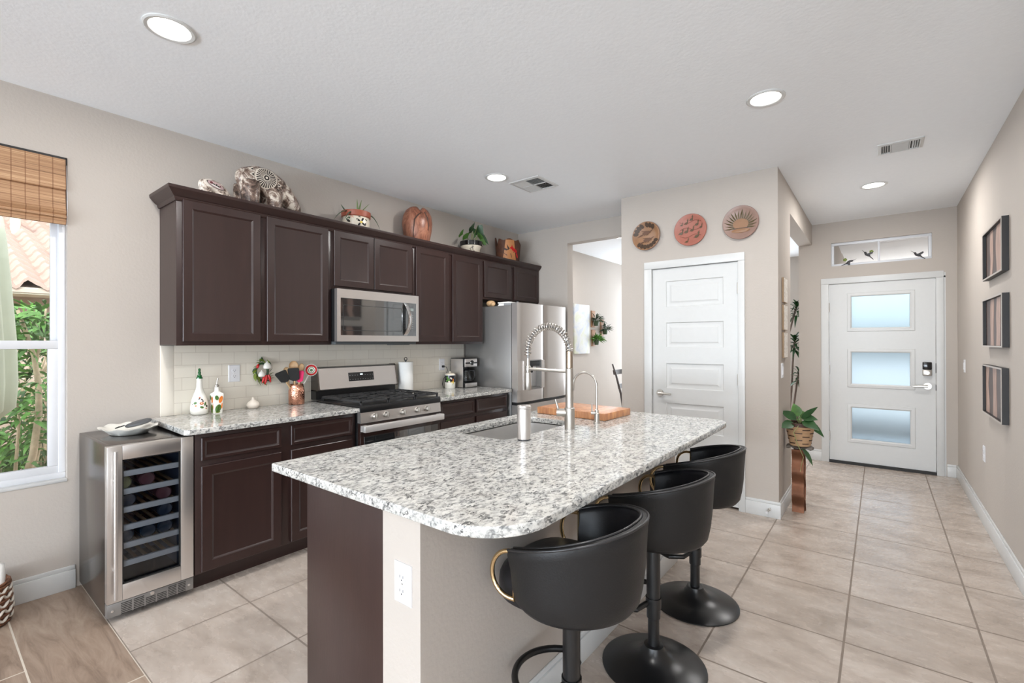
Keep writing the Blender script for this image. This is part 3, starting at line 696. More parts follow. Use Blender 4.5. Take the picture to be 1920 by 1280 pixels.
wine(.84, .532, WG2, 'rosy wine bottle on the fourth rack from the bottom, away from the handle')
wine(.685, .532, WG, 'dark wine bottle on the fourth rack from the bottom, beside the handle')
wine(.665, .624, WG3, 'pale yellow wine bottle on the fifth rack from the bottom, beside the handle')
wine(.765, .624, WG2, 'red-capped wine bottle in the middle of the fifth rack from the bottom')
# serving dish and grey case on top of the cooler
DX, DY = -3.335, .755
b = B(); N_ = 64
def dish(r, z, ru, al): return [(DX+r*1.02*math.cos(a)*(1+ru*math.sin(9*a)), DY+r*.80*math.sin(a)*(1+ru*math.sin(9*a)), z+al*math.sin(9*a+1)) for a in [2*PI*i/N_ for i in range(N_)]]
b.rings([dish(.09, .8685, 0, 0), dish(.105, .870, 0, 0), dish(.135, .893, .01, .001), dish(.16, .905, .03, .004), dish(.163, .908, .03, .004), dish(.155, .908, .03, .004), dish(.128, .897, .01, 0), dish(.10, .8765, 0, 0)])
tag(obj('serving_dish', b, CERAMIC), 'white ruffled-edge ceramic dish on top of the wine cooler', 'dish')
o = thing('glasses_case', 'dark grey soft case with a strap lying in the white dish', 'case', (DX+.01, DY+.03, .9))
b = B(); b.rings([[(DX+.0+.046*s_*math.cos(a)-.005, DY+.045+.062*s_*math.sin(a), .9105+z+.012*math.sin(a)) for a in [2*PI*i/28 for i in range(28)]] for s_, z in ((.9, 0), (1, .006), (.97, .013), (.8, .018))]); obj('case_body', b, GREYCASE, o)
b = B(); b.tube([(DX+.0, DY-.02, .914), (DX+.012, DY-.05, .908), (DX+.022, DY-.065, .906), (DX+.01, DY-.045, .912)], .003, 8); obj('strap', b, BLKPL, o)

# ------------------------------------------------------------------ gas range
t = thing('gas_range', 'stainless gas range with black cast-iron grates', 'range', (-3.24, 2.347, 0)); y0, y1 = 1.9625, 2.7315
b = B(); b.box(XL+.02, -2.94, y0, y1, .06, .905, .002); b.box(XL+.05, -2.97, y0+.02, y1-.02, 0, .06); obj('body', b, BLACK, t)
b = B(); b.box(XL+.12, -2.905, y0-.001, y1+.001, .905, .925, .004); b.box(-2.925, -2.9, y0, y1, .875, .918, .004); obj('cooktop', b, BLACK, t)
b = B(); P = pmap('+x', 0)
b.rings([[(x, y, z) for x, z in ((XL+.012, .925), (XL+.085, .925), (XL+.085, 1.0), (XL+.012, 1.0))] for y in (y0, y1)]); obj('rear_riser', b, BLACK, t)
b = B(); b.rings([[(x, y, z) for x, z in ((XL+.012, .998), (XL+.118, .998), (XL+.122, 1.005), (XL+.092, 1.17), (XL+.08, 1.182), (XL+.012, 1.182))] for y in (y0+.012, y1-.012)]); BG = obj('backguard', b, STEEL, t, 25)
for yy in (y0, y1-.012):
    b = B(); b.rings([[(x, y, z) for x, z in ((XL+.010, .995), (XL+.122, .995), (XL+.126, 1.005), (XL+.096, 1.172), (XL+.082, 1.186), (XL+.010, 1.186))] for y in (yy, yy+.012)]); obj('backguard_end', b, STEELD, BG, 25)
tl = math.atan2(.03, .165); M_ = Matrix.Translation((XL+.1072, 2.36, 1.0905)) @ Matrix.Rotation(-tl, 4, 'Y')
b = B(); b.box(-.001, .003, -.122, .122, -.036, .036, .001); b.bm.transform(M_); CP = obj('clock_panel', b, BLKPL, BG)
b = B(); [b.box(.003, .0036, -.012+i*.009, -.006+i*.009, .012, .024) for i in range(3)]; b.bm.transform(M_); obj('clock_digits', b, LCD, CP, 0)
BPR = plain('button_print', sr(150, 152, 152), .5)
for i in range(10):
    for j in range(2):
        yy = -.11+i*.0245
        if -.03 < yy < .03 and j == 1: continue
        b = B(); b.box(.003, .0034, yy-.004, yy+.004, -.024+j*.034, -.020+j*.034); b.bm.transform(M_); obj('button', b, BPR, CP, 0)
# burners and grates
for yy, xx, r in ((2.12, -3.09, .045), (2.12, -3.33, .038), (2.347, -3.21, .05), (2.575, -3.09, .045), (2.575, -3.33, .036)):
    b = B(); b.lathe([(r*1.25, .925), (r*1.2, .932), (r*.8, .934), (r*.8, .941), (r*.75, .944), (.002, .945)], (xx, yy, 0), 24, cap1=True); obj('burner', b, IRON, t)
for gi, (a, c) in enumerate(((y0+.012, 2.214), (2.218, 2.476), (2.480, y1-.012))):
    b = B(); xq0, xq1 = XL+.145, -2.918; zt = .958
    for yy in (a, c-.012): b.box(xq0, xq1, yy, yy+.012, zt-.016, zt, .002)
    for xx in (xq0, xq1-.012): b.box(xx, xx+.012, a, c, zt-.016, zt, .002)
    m = (a+c)/2; xm = (xq0+xq1)/2
    for xx in (xq0+.07, xq0+.14, xm-.02, xm+.008, xq1-.152, xq1-.082):
        b.box(xx, xx+.010, a, m-.035, zt-.012, zt, .002); b.box(xx, xx+.010, m+.035, c, zt-.012, zt, .002)
    b.box(xm-.008, xm+.008, a, c, zt-.012, zt, .002)
    b.box(xq0, xq0+.16, m-.006, m+.006, zt-.012, zt, .002); b.box(xq1-.16, xq1, m-.006, m+.006, zt-.012, zt, .002)
    for xx in (xq0, xq1-.012):
        for yy in (a, c-.012): b.box(xx, xx+.012, yy, yy+.012, .925, zt-.014)
    obj('grate', b, IRON, t)
b = B(); b.rings([[(x, y, z) for x, z in ((-2.94, .80), (-2.897, .80), (-2.905, .878), (-2.94, .878))] for y in (y0, y1)]); CPN = obj('control_panel', b, STEEL, t, 25)
for yy in (2.078, 2.178, 2.335, 2.477, 2.577):
    b = B(); b.lathe([(.024, 0), (.024, .006), (.0205, .008), (.019, .026), (.017, .029)], (0, 0, 0), 24, 'x'); b.box(.026, .036, -.0045, .0045, -.019, .019, .002); b.bm.transform(Matrix.Translation((-2.9015, yy, .84)) @ Matrix.Rotation(math.radians(-5), 4, 'Y')); obj('knob', b, NICKEL, t)
b = B(); b.box(-2.94, -2.905, y0+.002, y1-.002, .22, .795, .003); OD = obj('oven_door', b, plain('bronze_black_glass', sr(44, 30, 27), .1, spec=.6), t)
b = B(); b.box(-2.905, -2.902, y0+.03, y1-.03, .30, .70, .001); obj('oven_glass', b, BGLASS, OD)
b = B(); b.box(-2.88, -2.85, y0+.002, y1-.002, .738, .786, .006); b.box(-2.905, -2.88, y0+.002, y0+.045, .742, .784); b.box(-2.905, -2.88, y1-.045, y1-.002, .742, .784); obj('oven_handle', b, plain('satin_steel_bar', sr(214, 211, 208), .38, .6), OD)
b = B(); b.box(-2.94, -2.91, y0+.002, y1-.002, .065, .21, .004); obj('warming_drawer', b, STEEL, t)

# ------------------------------------------------------------------ microwave
t = thing('microwave', 'stainless over-the-range microwave with a curved handle', 'microwave', (-3.4, 2.358, 1.38)); y0, y1 = 1.963, 2.753; xf = -3.2
b = B(); b.box(XL+.012, xf-.035, y0, y1, 1.385, 1.784, .002); obj('body', b, BLKPL, t)
b = B(); b.box(XL+.03, xf-.03, y0+.004, y1-.004, 1.362, 1.386, .004); b.box(xf-.13, xf-.05, y1-.24, y1-.06, 1.356, 1.364); obj('vent_base', b, plain('grey_vent_base', sr(72, 76, 78), .45), t)
wy0, wy1, wz0, wz1 = y0+.03, y1-.026, 1.433, 1.716
b = B()
for q in ((y0, wy0, 1.385, 1.784), (wy1, y1, 1.385, 1.784), (wy0, wy1, 1.385, wz0), (wy0, wy1, wz1, 1.784)): b.box(xf-.035, xf, *q)
D = obj('door', b, STEEL, t, 0)
b = B(); b.box(xf-.03, xf-.003, wy0, wy1, wz0, wz1); obj('door_glass', b, BGLASS, D, 0)
P = pmap('+x', xf-.003); b = B(); u0, u1, v0, v1 = wy0+.02, wy1-.155, wz0+.035, wz1-.05
b.rings([[P(p, q_, .0006) for p, q_ in rrect(u0+i, u1-i, v0+i, v1-i, .012, 4)] for i in (0, .004)], True, False, False); obj('window_border', b, plain('window_print', sr(56, 58, 58), .2), D, 0)
b = B(); b.box(xf-.003, xf-.0015, wy1-.082, wy1-.03, 1.648, 1.672); plabel(obj('display', b, plain('grey_display', sr(150, 160, 158), .3), D, 0), 'pale display window')
b = B()
for i in range(8):
    for j in range(3): b.box(xf-.003, xf-.0022, wy1-.078+j*.018, wy1-.071+j*.018, 1.475+i*.019, 1.479+i*.019)
obj('keypad', b, plain('keypad_print', sr(168, 170, 170), .5), D, 0)
h = B(); hy = wy1-.108; n = 14
rs = []
for i in range(n+1):
    s_ = i/n; z = wz0+.004+(wz1-wz0-.008)*s_; bow = math.sin(PI*s_); x = xf-.002+.042*bow**.7; yy = hy-.014+.020*bow
    rs.append([(x-.006, yy-.017, z), (x+.004, yy-.019, z), (x+.008, yy, z), (x+.004, yy+.019, z), (x-.006, yy+.017, z)])
h.rings(rs); obj('handle', h, CHROME, D, 50)

# ------------------------------------------------------------------ refrigerator
t = thing('refrigerator', 'stainless french-door refrigerator with a water dispenser', 'refrigerator', (-3.2, 4.17, 0)); y0, y1 = 3.722, 4.64; xb = -2.925; xf = -2.835
b = B(); b.box(XL+.03, xb, y0, y1, .05, 1.752, .004); b.box(XL+.06, xb-.04, y0+.03, y1-.03, 0, .05); obj('cabinet', b, STEELG, t)
def fdoor(name, a, c, z0, z1, par=None):
    b = B(); n = 12; rs = []
    for z in (z0, z1):
        pts = [(xb+.008, a), ] + [(xf-.004+.012*math.sin(PI*i/n)-(.012 if i in (0, n) else 0), a+(c-a)*i/n) for i in range(n+1)] + [(xb+.008, c)]
        rs.append([(x, y, z) for x, y in pts])
    b.rings(rs); return b
ym = 4.19
# left door with dispenser recess: three stacked blocks round the niche
dz0, dz1, da, dc = .895, 1.19, 3.862, 4.115
b = fdoor('d', y0+.001, ym-.003, .775, dz0); c_ = fdoor('d', y0+.001, ym-.003, dz1, 1.776)
for q in (c_,): 
    me_ = bpy.data.meshes.new('q'); q.bm.to_mesh(me_); b.bm.from_mesh(me_); bpy.data.meshes.remove(me_)
b.box(xb+.008, xf-.006, y0+.001, da, dz0, dz1); b.box(xb+.008, xf+.003, da-.05, da, dz0, dz1); b.box(xb+.008, xf-.001, dc, ym-.003, dz0, dz1); b.box(xb+.008, xb+.03, da, dc, dz0, dz1)
LD = obj('door', b, STEEL, t, 25)
b = B(); P = pmap('+x', xf+.006)
for q in ((da-.006, da+.004, dz0-.006, dz1+.006), (dc-.004, dc+.006, dz0-.006, dz1+.006), (da, dc, dz1-.004, dz1+.006), (da, dc, dz0-.006, dz0+.004)): b.box(xb+.03, xf+.008, *q)
obj('dispenser_frame', b, STEELG, LD)
b = B(); b.box(xb+.0305, xf-.012, da+.006, dc-.006, 1.13, dz1-.006, .003); b.box(xb+.03, xb+.055, 3.96, 4.02, 1.06, 1.135); plabel(obj('dispenser_controls', b, BLKPL, LD), 'black dispenser control head')
b = B(); b.box(xb+.0305, xf-.004, da+.006, dc-.006, dz0+.005, dz0+.014); obj('drip_tray', b, STEELG, LD)
obj('door', fdoor('d', ym+.003, y1-.001, .775, 1.776), STEEL, t, 25)
obj('freezer_drawer', fdoor('d', y0+.001, y1-.001, .09, .745), STEEL, t, 25)
b = B(); b.box(xb-.002, xb+.06, y0+.004, y1-.004, .745, .775); b.box(xb-.002, xb+.0085, y0+.004, y1-.004, .09, 1.77); obj('door_gasket', b, BLKPL, t)
for a in (y0+.005, y1-.105):
    b = B(); b.box(xb-.10, xb+.05, a, a+.1, 1.752, 1.775, .004); b.cyl((xb+.04, a+.05, 1.775), .012, .012); obj('hinge_cover', b, plain('hinge_grey', sr(146, 148, 150), .4), t)
# things on top of the refrigerator
b = B()
for i, (s_, dy) in enumerate(((0, 0), (.006, .006), (-.004, .002))): b.box(-3.13+s_, -2.98+s_, 3.76+dy, 3.98+dy, 1.7525+i*.014, 1.7655+i*.014, .002)
tag(obj('paper_stack', b, PAPER), 'stack of white papers on top of the refrigerator', 'papers')
b = B(); b.sphere((-3.25, 3.79, 1.788), .05, .05, .034, 14, 8); b.sphere((-3.2, 3.765, 1.778), .03, .022, .025, 12, 8); tag(obj('cork_bag', b, BIRCH), 'small tan bag on top of the refrigerator beside the papers', 'bag')

# ------------------------------------------------------------------ island
t = thing('island_cabinet', 'dark brown island base cabinet facing the range, with a plain end panel', 'cabinet', (-1.41, 1.92, 0))
b = B(); b.box(-1.80, -1.78, .99, 2.955, .1, .878); b.box(-1.21, -1.1905, .99, 2.955, .1, .878); b.box(-1.78, -1.21, .99, 1.008, .1, .878); b.box(-1.78, -1.21, 2.937, 2.955, .1, .878); b.box(-1.78, -1.21, 1.008, 2.937, .1, .12); b.box(-1.735, -1.20, .99, 2.955, 0, .1); obj('body', b, ESP, t)
b = B(); b.box(-1.80, -1.1905, .972, .99, 0, .878, .001)
plabel(obj('end_panel', b, ESP_IN, t), 'flat end panel')
n = 4
for i in range(n):
    a = .985+i*.49; cab_front('door', t, a+.005, a+.48, .112, .694, '-x', -1.80); cab_front('drawer', t, a+.005, a+.48, .726, .85, '-x', -1.80, fr=.02)
b = B(); b.box(-1.19, -1.02, .882, 2.968, 0, .879); struct('wall_island', b, WALL, 'greige knee wall behind the bar stools carrying the island top', 'wall')
bboard('baseboard_island', [(-1.02, .87, -1.02, 2.968, 1, 0), (-1.19, 2.968, -1.02, 2.968, 0, 1)], 'white baseboard along the island knee wall')
hole = rrect(-1.765, -1.40, 1.735, 2.385, [.05, .05, .11, .11], 8)
outer = rrect(-1.85, -.70, .853, 2.985, [.012, .19, .10, .012], 12)
IT = slab('island_countertop', outer, [list(reversed(hole))], .88, .91, .004, GRANITE)
tag(IT, 'large speckled granite island top with a rounded corner and a sink cutout', 'countertop')
b = B()
def sr_(i, z, r): return [(x, y, z) for x, y in rrect(-1.765+i, -1.40-i, 1.735+i, 2.385-i, r, 8)]
b.rings([sr_(-.012, .876, .08), sr_(.004, .876, .075), sr_(.006, .80, .075), sr_(.010, .72, .07), sr_(.03, .695, .06), sr_(.06, .69, .05)], True, False, True)
SK = obj('sink', b, SINKM, None, 50); tag(SK, 'undermount stainless sink set in the island top', 'sink')
b = B(); b.lathe([(.045, .691), (.043, .694), (.03, .6925), (.004, .692)], (-1.58, 2.06, 0), 24); obj('drain', b, CHROME, SK)
outlet('wall_outlet', 'white duplex outlet on the end of the island', '-y', .882, -1.0925, .674)

# faucet
FX, FY = -1.318, 2.185
t = thing('kitchen_faucet', 'tall brushed nickel spring-neck faucet behind the island sink', 'faucet', (FX, FY, .91))
b = B(); b.lathe([(.0275, 0), (.0275, .11), (.026, .112), (.0215, .114), (.0215, .322), (.019, .324)], (FX, FY, .9105), 28); obj('column', b, NICKEL, t)
b = B(); b.cyl((FX, FY, 1.235), .0195, .092, bev=.002); obj('spring_collar', b, plain('collar_nickel', sr(180, 166, 150), .3, 1.0), t)
R_ = .138; ctr = (FX-R_, FY, 1.325)
path = arc(ctr, R_, 0, PI, 40)+[(FX-2*R_, FY, 1.325-.008*i) for i in range(1, 9)]
b = B(); b.tube(path, .0072, 10); H_ = obj('hose', b, STEELG, t)
# coil spring around the hose
pts = []; P_ = [Vector(p) for p in arc(ctr, R_, 0, PI, 200)+[(FX-2*R_, FY, 1.325-.0022*i) for i in range(1, 14)]]
turns = 27; nn = len(P_)
for i in range(nn*3-2):
    f = i/3; k = min(int(f), nn-2); fr = f-k; c = P_[k].lerp(P_[k+1], fr); tg = (P_[k+1]-P_[k]).normalized(); u = Vector((0, 1, 0)); v = tg.cross(u); a = 2*PI*turns*f/(nn-1)
    pts.append(c+(u*math.cos(a)+v*math.sin(a))*.0185)
b = B(); b.tube(pts, .0032, 6); obj('coil_spring', b, NICKEL, t)
b = B(); b.tube([(FX, FY, 1.215), (FX-.27, FY, 1.222)], .009, 14); b.lathe([(.014, -.012), (.016, 0), (.016, .02), (.012, .026)], (FX-2*R_, FY, 1.215), 20); obj('holder_arm', b, NICKEL, t)
b = B(); b.lathe([(.0105, .262), (.0105, .20), (.012, .198), (.012, .185), (.017, .18), (.019, .13), (.019, .085), (.016, .08)][::-1], (FX-2*R_, FY, 1.02), 24); obj('spray_head', b, NICKEL, t)
b = B(); b.tube([(FX, FY, .995), (FX-.062, FY-.028, .995)], .0215, 20); b.tube([(FX-.052, FY-.024, 1.0), (FX-.070, FY-.031, 1.065)], [.0065, .0055], 12); obj('handle', b, NICKEL, t)
# filtered water tap
GX, GY = -1.281, 2.424
t = thing('filter_tap', 'slim gooseneck drinking-water tap between faucet and cutting board', 'tap', (GX, GY, .91))
b = B(); b.lathe([(.019, 0), (.019, .004), (.0145, .006), (.0145, .055), (.011, .058), (.011, .075), (.007, .078)], (GX, GY, .9105), 24); obj('base', b, NICKEL, t)
r_ = .0775; b = B(); b.tube([(GX, GY, .98), (GX, GY, 1.05), (GX, GY, 1.10)]+arc((GX-r_, GY, 1.12), r_, 0, PI, 24)+[(GX-2*r_, GY, 1.10), (GX-2*r_, GY, 1.088)], .0062, 12); obj('spout', b, NICKEL, t)
b = B(); b.tube([(GX, GY, .968), (GX-.030, GY-.012, .968)], .0095, 14); b.tube([(GX-.024, GY-.010, .97), (GX-.026, GY-.011, 1.022)], .0042, 10); obj('handle', b, NICKEL, t)
# steel canister
t = thing('steel_canister', 'brushed steel lidded canister standing by the island sink', 'canister', (-1.338, 1.80, .91))
b = B(); b.lathe([(.031, .004), (.0325, .006), (.0325, .148), (.0315, .149)], (-1.338, 1.80, .9105), 32); obj('body', b, STEEL, t)
b = B(); b.lathe([(.0325, .1495), (.0335, .151), (.0335, .158), (.030, .163), (.002, .1635)], (-1.338, 1.80, .9105), 32); obj('lid', b, STEEL, t)
b = B(); b.cyl((-1.338, 1.80, .9102), .031, .005, seg=32); obj('base_ring', b, BLUEBK, t)
# cutting board
o = thing('cutting_board', 'thick butcher-block cutting board at the far end of the island', 'cutting board', (-1.515, 2.682, .911), math.radians(-2.5))
b = B(); b.box(-.25, .25, -.163, .163, 0, .042, .003); obj('board', b, BUTCHER, o, local=True)
# ------------------------------------------------------------------ bar stools
def make_stool(label, x, y, rz, lift):
    t = thing('bar_stool', label, 'bar stool', (x, y, 0), rz, group=None)
    L = dict(local=True)
    b = B(); b.lathe([(.208, 0), (.214, .003), (.214, .007), (.19, .018), (.13, .030), (.085, .042), (.058, .060), (.045, .078), (.040, .090), (.030, .092)], (0, 0, 0), 48); obj('base', b, BLKMETAL, t, 40, **L)
    b = B(); b.cyl((0, 0, .085), .0235, .30, seg=24); obj('lower_post', b, BLKMETAL, t, **L)
    b = B(); b.cyl((0, 0, .205), .0285, .335+lift, seg=24, bev=.002); obj('gas_lift_sleeve', b, BLKMETAL, t, **L)
    b = B(); pts = [(-.015, .02, .27), (-.03, .10, .27)]+[(-.03+.165*math.cos(a), .15*math.sin(a), .27) for a in [PI*(.62+.76*i/16) for i in range(17)]]+[(-.03, -.10, .27), (-.015, -.02, .27)]
    b.tube(pts, .0115, 12); b.cyl((0, 0, .248), .033, .044, seg=20); obj('footrest', b, BLKMETAL, t, 40, **L)
    zo = lift
    b = B(); b.tube([(.02, .03, .528+zo), (.05, .12, .520+zo), (.055, .165, .505+zo)], [.006, .006, .006], 10); b.tube([(.055, .160, .508+zo), (.057, .19, .496+zo)], .0095, 12); obj('lever', b, BLKMETAL, t, **L)
    b = B(); b.box(-.09, .09, -.075, .075, .536+zo, .552+zo, .003); obj('seat_plate', b, BLKMETAL, t, **L)
    # seat cushion: rounded squarish pad reaching forward (-x)
    b = B()
    def pad(s_, z, dome=0):
        out = []
        for i in range(48):
            a = 2*PI*i/48; c, d = math.cos(a), math.sin(a); q = (abs(c)**3.2+abs(d)**3.2)**(-1/3.2)
            out.append((-.03+.182*s_*q*c, .188*s_*q*d, z+zo))
        return out
    b.rings([pad(.86, .552), pad(.97, .558), pad(1.0, .575), pad(1.01, .60), pad(1.0, .622), pad(.955, .640), pad(.85, .651), pad(.6, .656), pad(.25, .657)]); obj('seat', b, LEATHER_IN, t, 50, **L)
    # wrap-around back shell
    TH0, TH1, NT = -1.95, 1.95, 44
    def shell_prof(th):
        e = abs(th)/1.95; ztop = .828-.082*e**1.6; z0 = .548+.02*e**6
        prof = [(.188, z0), (.205, z0+.006), (.217, z0+.022), (.225, z0+.06), (.2325, z0+.12), (.240, ztop-.03), (.243, ztop-.012), (.240, ztop), (.228, ztop+.003), (.216, ztop-.004), (.212, ztop-.02), (.206, z0+.12), (.196, z0+.05), (.180, z0+.02)]
        return prof
    b = B(); rs = []
    for i in range(NT+1):
        th = TH0+(TH1-TH0)*i/NT; rs.append([(r*math.cos(th), r*math.sin(th), z+zo) for r, z in shell_prof(th)])
    n = len(rs[0]); vr = [[b.bm.verts.new(p) for p in r] for r in rs]
    for a, c in zip(vr, vr[1:]):
        for k in range(n):
            j = (k+1) % n; b.mi = 1 if 8 <= k <= 12 else 0; b.face((a[k], a[j], c[j], c[k]))
    b.mi = 0; b.face(list(reversed(vr[0]))); b.face(vr[-1])
    BK = obj('backrest', b, [LEATHER, LEATHER_IN], t, 50, **L)
    b = B()
    for off_r, off_z in ((.241, .001), (.219, .002)):
        pts = []
        for i in range(NT+1):
            th = TH0+(TH1-TH0)*i/NT; e = abs(th)/1.95; pts.append((off_r*math.cos(th), off_r*math.sin(th), .828-.082*e**1.6+off_z+zo))
        b.tube(pts, .0042, 8)
    obj('piping', b, PIPING, BK, 60, **L)
    for sg in (-1, 1):
        th = 1.95*sg; r = .214; px, py = r*math.cos(th), r*math.sin(th); tx, ty = -math.sin(th)*sg, math.cos(th)*sg
        zt, zb = .735+zo, .592+zo; zm = (zt+zb)/2; b = B()
        pts = [(px+tx*.004, py+ty*.004, zb), (px+tx*.004, py+ty*.004, zm), (px+tx*.004, py+ty*.004, zt)]
        loop = [(px-.98*(.002+.080*math.sin(PI*i/16)**.8), py+.14*sg*(.080*math.sin(PI*i/16)**.8), zm+(zt-zm)*math.cos(PI*i/16)) for i in range(17)]
        b.tube(loop, .0072, 10); b.box(-.002, .004, -.008, .008, zb-.004, zt+.004)
        # flat strip on the shell end
        vs_ = [v for v in b.bm.verts][-8:]
        R3 = Matrix.Translation((px, py, 0)) @ Matrix.Rotation(math.atan2(ty, tx), 4, 'Z')
        for v in vs_: v.co = R3 @ v.co
        obj('arm_loop', b, GOLD, t, 50, **L)
    return t
def copy_tree(o, parent=None):
    c = o.copy(); COL.objects.link(c)
    if parent is not None: c.parent = parent
    for ch in list(o.children): copy_tree(ch, c)
    return c
s0 = make_stool('black leather bar stool nearest the camera, by the rounded corner of the island', -.79, 1.318, .03, .01)
for lb, x, y, rz in (('middle black leather bar stool of the row along the island', -.762, 1.945, -.04), ('black leather bar stool farthest along the island, before the pantry door', -.772, 2.547, .02)):
    c = copy_tree(s0); c.location = (x, y, 0); c.rotation_euler = (0, 0, rz); c['label'] = lb

# ------------------------------------------------------------------ counter items
def at(z, x, y): return (x, y, z)
t = thing('oil_bottle', 'tall white flower-painted ceramic oil bottle with a green glass stopper', 'bottle', (-3.50, 1.158, .91)); c = (-3.50, 1.158, .9105)
b = B(); b.lathe([(.042, 0), (.049, .006), (.052, .03), (.051, .055), (.045, .09), (.033, .13), (.022, .16), (.0185, .175), (.019, .179), (.0175, .183), (.0155, .225), (.0165, .232), (.010, .233)], c, 36); BB = obj('body', b, CERAMIC, t, 50)
b = B(); b.lathe([(.0425, .001), (.0455, .004), (.0445, .0065)], c, 36, cap0=False, cap1=False); obj('base_band', b, plain('blue_glaze', sr(48, 62, 130), .3), BB)
b = B(); b.lathe([(.018, .232), (.018, .240), (.014, .243), (.012, .256), (.0085, .258), (.009, .275), (.0065, .278), (.0075, .294), (.0055, .298), (.001, .300)], c, 24); obj('stopper', b, GREENGL, t, 50)
def wall_point(c, prof, ang, z):
    z_ = max(prof[0][1], min(prof[-1][1], z))
    for (r0, z0), (r1, z1) in zip(prof, prof[1:]):
        if z0 <= z_ <= z1: r = r0+(r1-r0)*(z_-z0)/(z1-z0); break
    return Vector((c[0]+(r+.0006)*math.cos(ang), c[1]+(r+.0006)*math.sin(ang), c[2]+z))
pb = [(.042, 0), (.049, .006), (.052, .03), (.051, .055), (.045, .09), (.033, .13), (.022, .16)]
def motif(b, f, u, v, ru, rv, mi, rot=0, n=10, pts=None):
    """a painted shape laid on a surface f(u, v)"""
    b.mi = mi; poly = []
    for i in range(n):
        a = 2*PI*i/n; du, dv = ru*math.cos(a), rv*math.sin(a)
        poly.append(f(u+du*math.cos(rot)-dv*math.sin(rot), v+du*math.sin(rot)+dv*math.cos(rot)))
    b.face([b.bm.verts.new(p) for p in poly])
f = lambda u, v: wall_point(c, pb, -.55+u/.045, v)
b = B()
for u, v, ru, rv, mi, ro in ((-.012, .078, .010, .008, 0, .4), (.022, .05, .010, .007, 0, -.5), (.042, .07, .013, .006, 0, 1.2), (.022, .075, .011, .009, 1, 0), (.022, .076, .005, .004, 3, 0), (-.008, .06, .009, .008, 3, 0), (-.008, .06, .005, .004, 1, 0), (.01, .105, .008, .004, 2, .8), (.025, .098, .008, .004, 2, -.7), (.03, .088, .006, .004, 2, .2), (.05, .055, .006, .008, 2, 0), (.045, .04, .005, .004, 1, 0), (.012, .112, .006, .004, 1, 0), (-.028, .072, .004, .003, 2, 0)): motif(b, f, u, v, ru, rv, mi, ro)
obj('painted_flowers', b, [GREEN, plain('rust_glaze', sr(186, 92, 48), .4), BEARD, plain('peach_glaze', sr(240, 206, 170), .4)], BB, 0)

t = thing('oil_bottle', 'small square ceramic oil bottle painted with orange peppers, steel pourer', 'bottle', (-3.46, 1.246, .91)); c = (-3.46, 1.246, .9105)
b = B()
def sq(hw, r, z): return [(c[0]+x, c[1]+y, c[2]+z) for x, y in rrect(-hw, hw, -hw, hw, r, 4)]
b.rings([sq(.024, .006, 0), sq(.0265, .008, .004), sq(.031, .008, .10), sq(.033, .009, .125), sq(.031, .012, .132), sq(.018, .0175, .142), sq(.0135, .0134, .15), sq(.0125, .0124, .172), sq(.0135, .0134, .174), sq(.009, .0088, .175)]); BB = obj('body', b, CERAMIC, t, 40)
b = B(); b.lathe([(.008, .174), (.013, .178), (.013, .186), (.006, .190)], c, 18); b.tube([(c[0], c[1], c[2]+.188), (c[0], c[1]+.002, c[2]+.21), (c[0]+.004, c[1]+.006, c[2]+.232)], [.005, .004, .003], 10); obj('pourer', b, NICKEL, t)
b = B()
for fn in (lambda u, v: (c[0]+.0247+.0062*(v/.1)+.0022, c[1]+u, c[2]+v), lambda u, v: (c[0]+u, c[1]-.0247-.0062*(v/.1)-.0022, c[2]+v)):
    for u, v, ru, rv, mi, ro in ((-.012, .105, .011, .016, 0, .3), (.012, .092, .011, .024, 1, -.25), (.014, .095, .004, .016, 2, -.25), (-.002, .035, .017, .026, 0, -.3), (0, .04, .006, .022, 3, -.2), (.019, .05, .004, .02, 1, -.05), (-.004, .012, .014, .008, 3, 0)): motif(b, fn, u, v, ru, rv, mi, ro, 14)
obj('painted_peppers', b, [GREEN, ORANGE, plain('light_orange', sr(240, 160, 80), .3), OLIVE], BB, 0)
t = thing('garlic_keeper', 'small round white garlic-shaped ceramic jar on the counter', 'jar', (-3.515, 1.497, .91))
b = B(); b.lathe([(.026, 0), (.034, .004), (.042, .022), (.041, .030), (.034, .044), (.020, .054), (.010, .062), (.0085, .078), (.006, .08)], (-3.515, 1.497, .9105), 28); obj('body', b, BEIGE_C, t, 50)
# copper crock with utensils
t = thing('utensil_crock', 'hammered copper crock full of cooking utensils', 'crock', (-3.487, 1.80, .91)); c = (-3.487, 1.80, .9105)
b = B(); b.lathe([(.052, 0), (.056, .004), (.0565, .10), (.0555, .108), (.05, .125), (.049, .148), (.052, .153), (.049, .152), (.046, .146), (.047, .125), (.052, .108), (.052, .012), (.04, .008)], c, 40); obj('crock_body', b, HAMMER, t, 50)
def utensil(name, label, bx, by, tx, ty, tz, head, mh, mhead):
    b0 = Vector((c[0]+bx, c[1]+by, c[2]+.016)); tp = Vector((c[0]+tx, c[1]+ty, tz)); o = thing(name, label, 'utensil', b0)
    d = (tp-b0).normalized(); side = d.cross(Vector((.8, -.6, 0))).normalized(); nr = side.cross(d).normalized()
    b = B(); b.tube([b0, b0.lerp(tp, .5), tp], [.0055, .006, .0055], 10); obj('handle', b, mh, o)
    M_ = Matrix((( side.x, nr.x, d.x, tp.x), (side.y, nr.y, d.y, tp.y), (side.z, nr.z, d.z, tp.z), (0, 0, 0, 1)))
    b = B(); head(b); b.bm.transform(M_); obj('head', b, mhead, o, 50)
def flat(w0, w1, L_, th): 
    def g(b):
        out = [(-.004, -.004), (-w0, .012), (-w1, L_-.008), (-w1+.008, L_), (w1-.008, L_), (w1, L_-.008), (w0, .012), (.004, -.004)]
        b.rings([[(x, -th, z) for x, z in out], [(x, th, z) for x, z in out]])
    return g
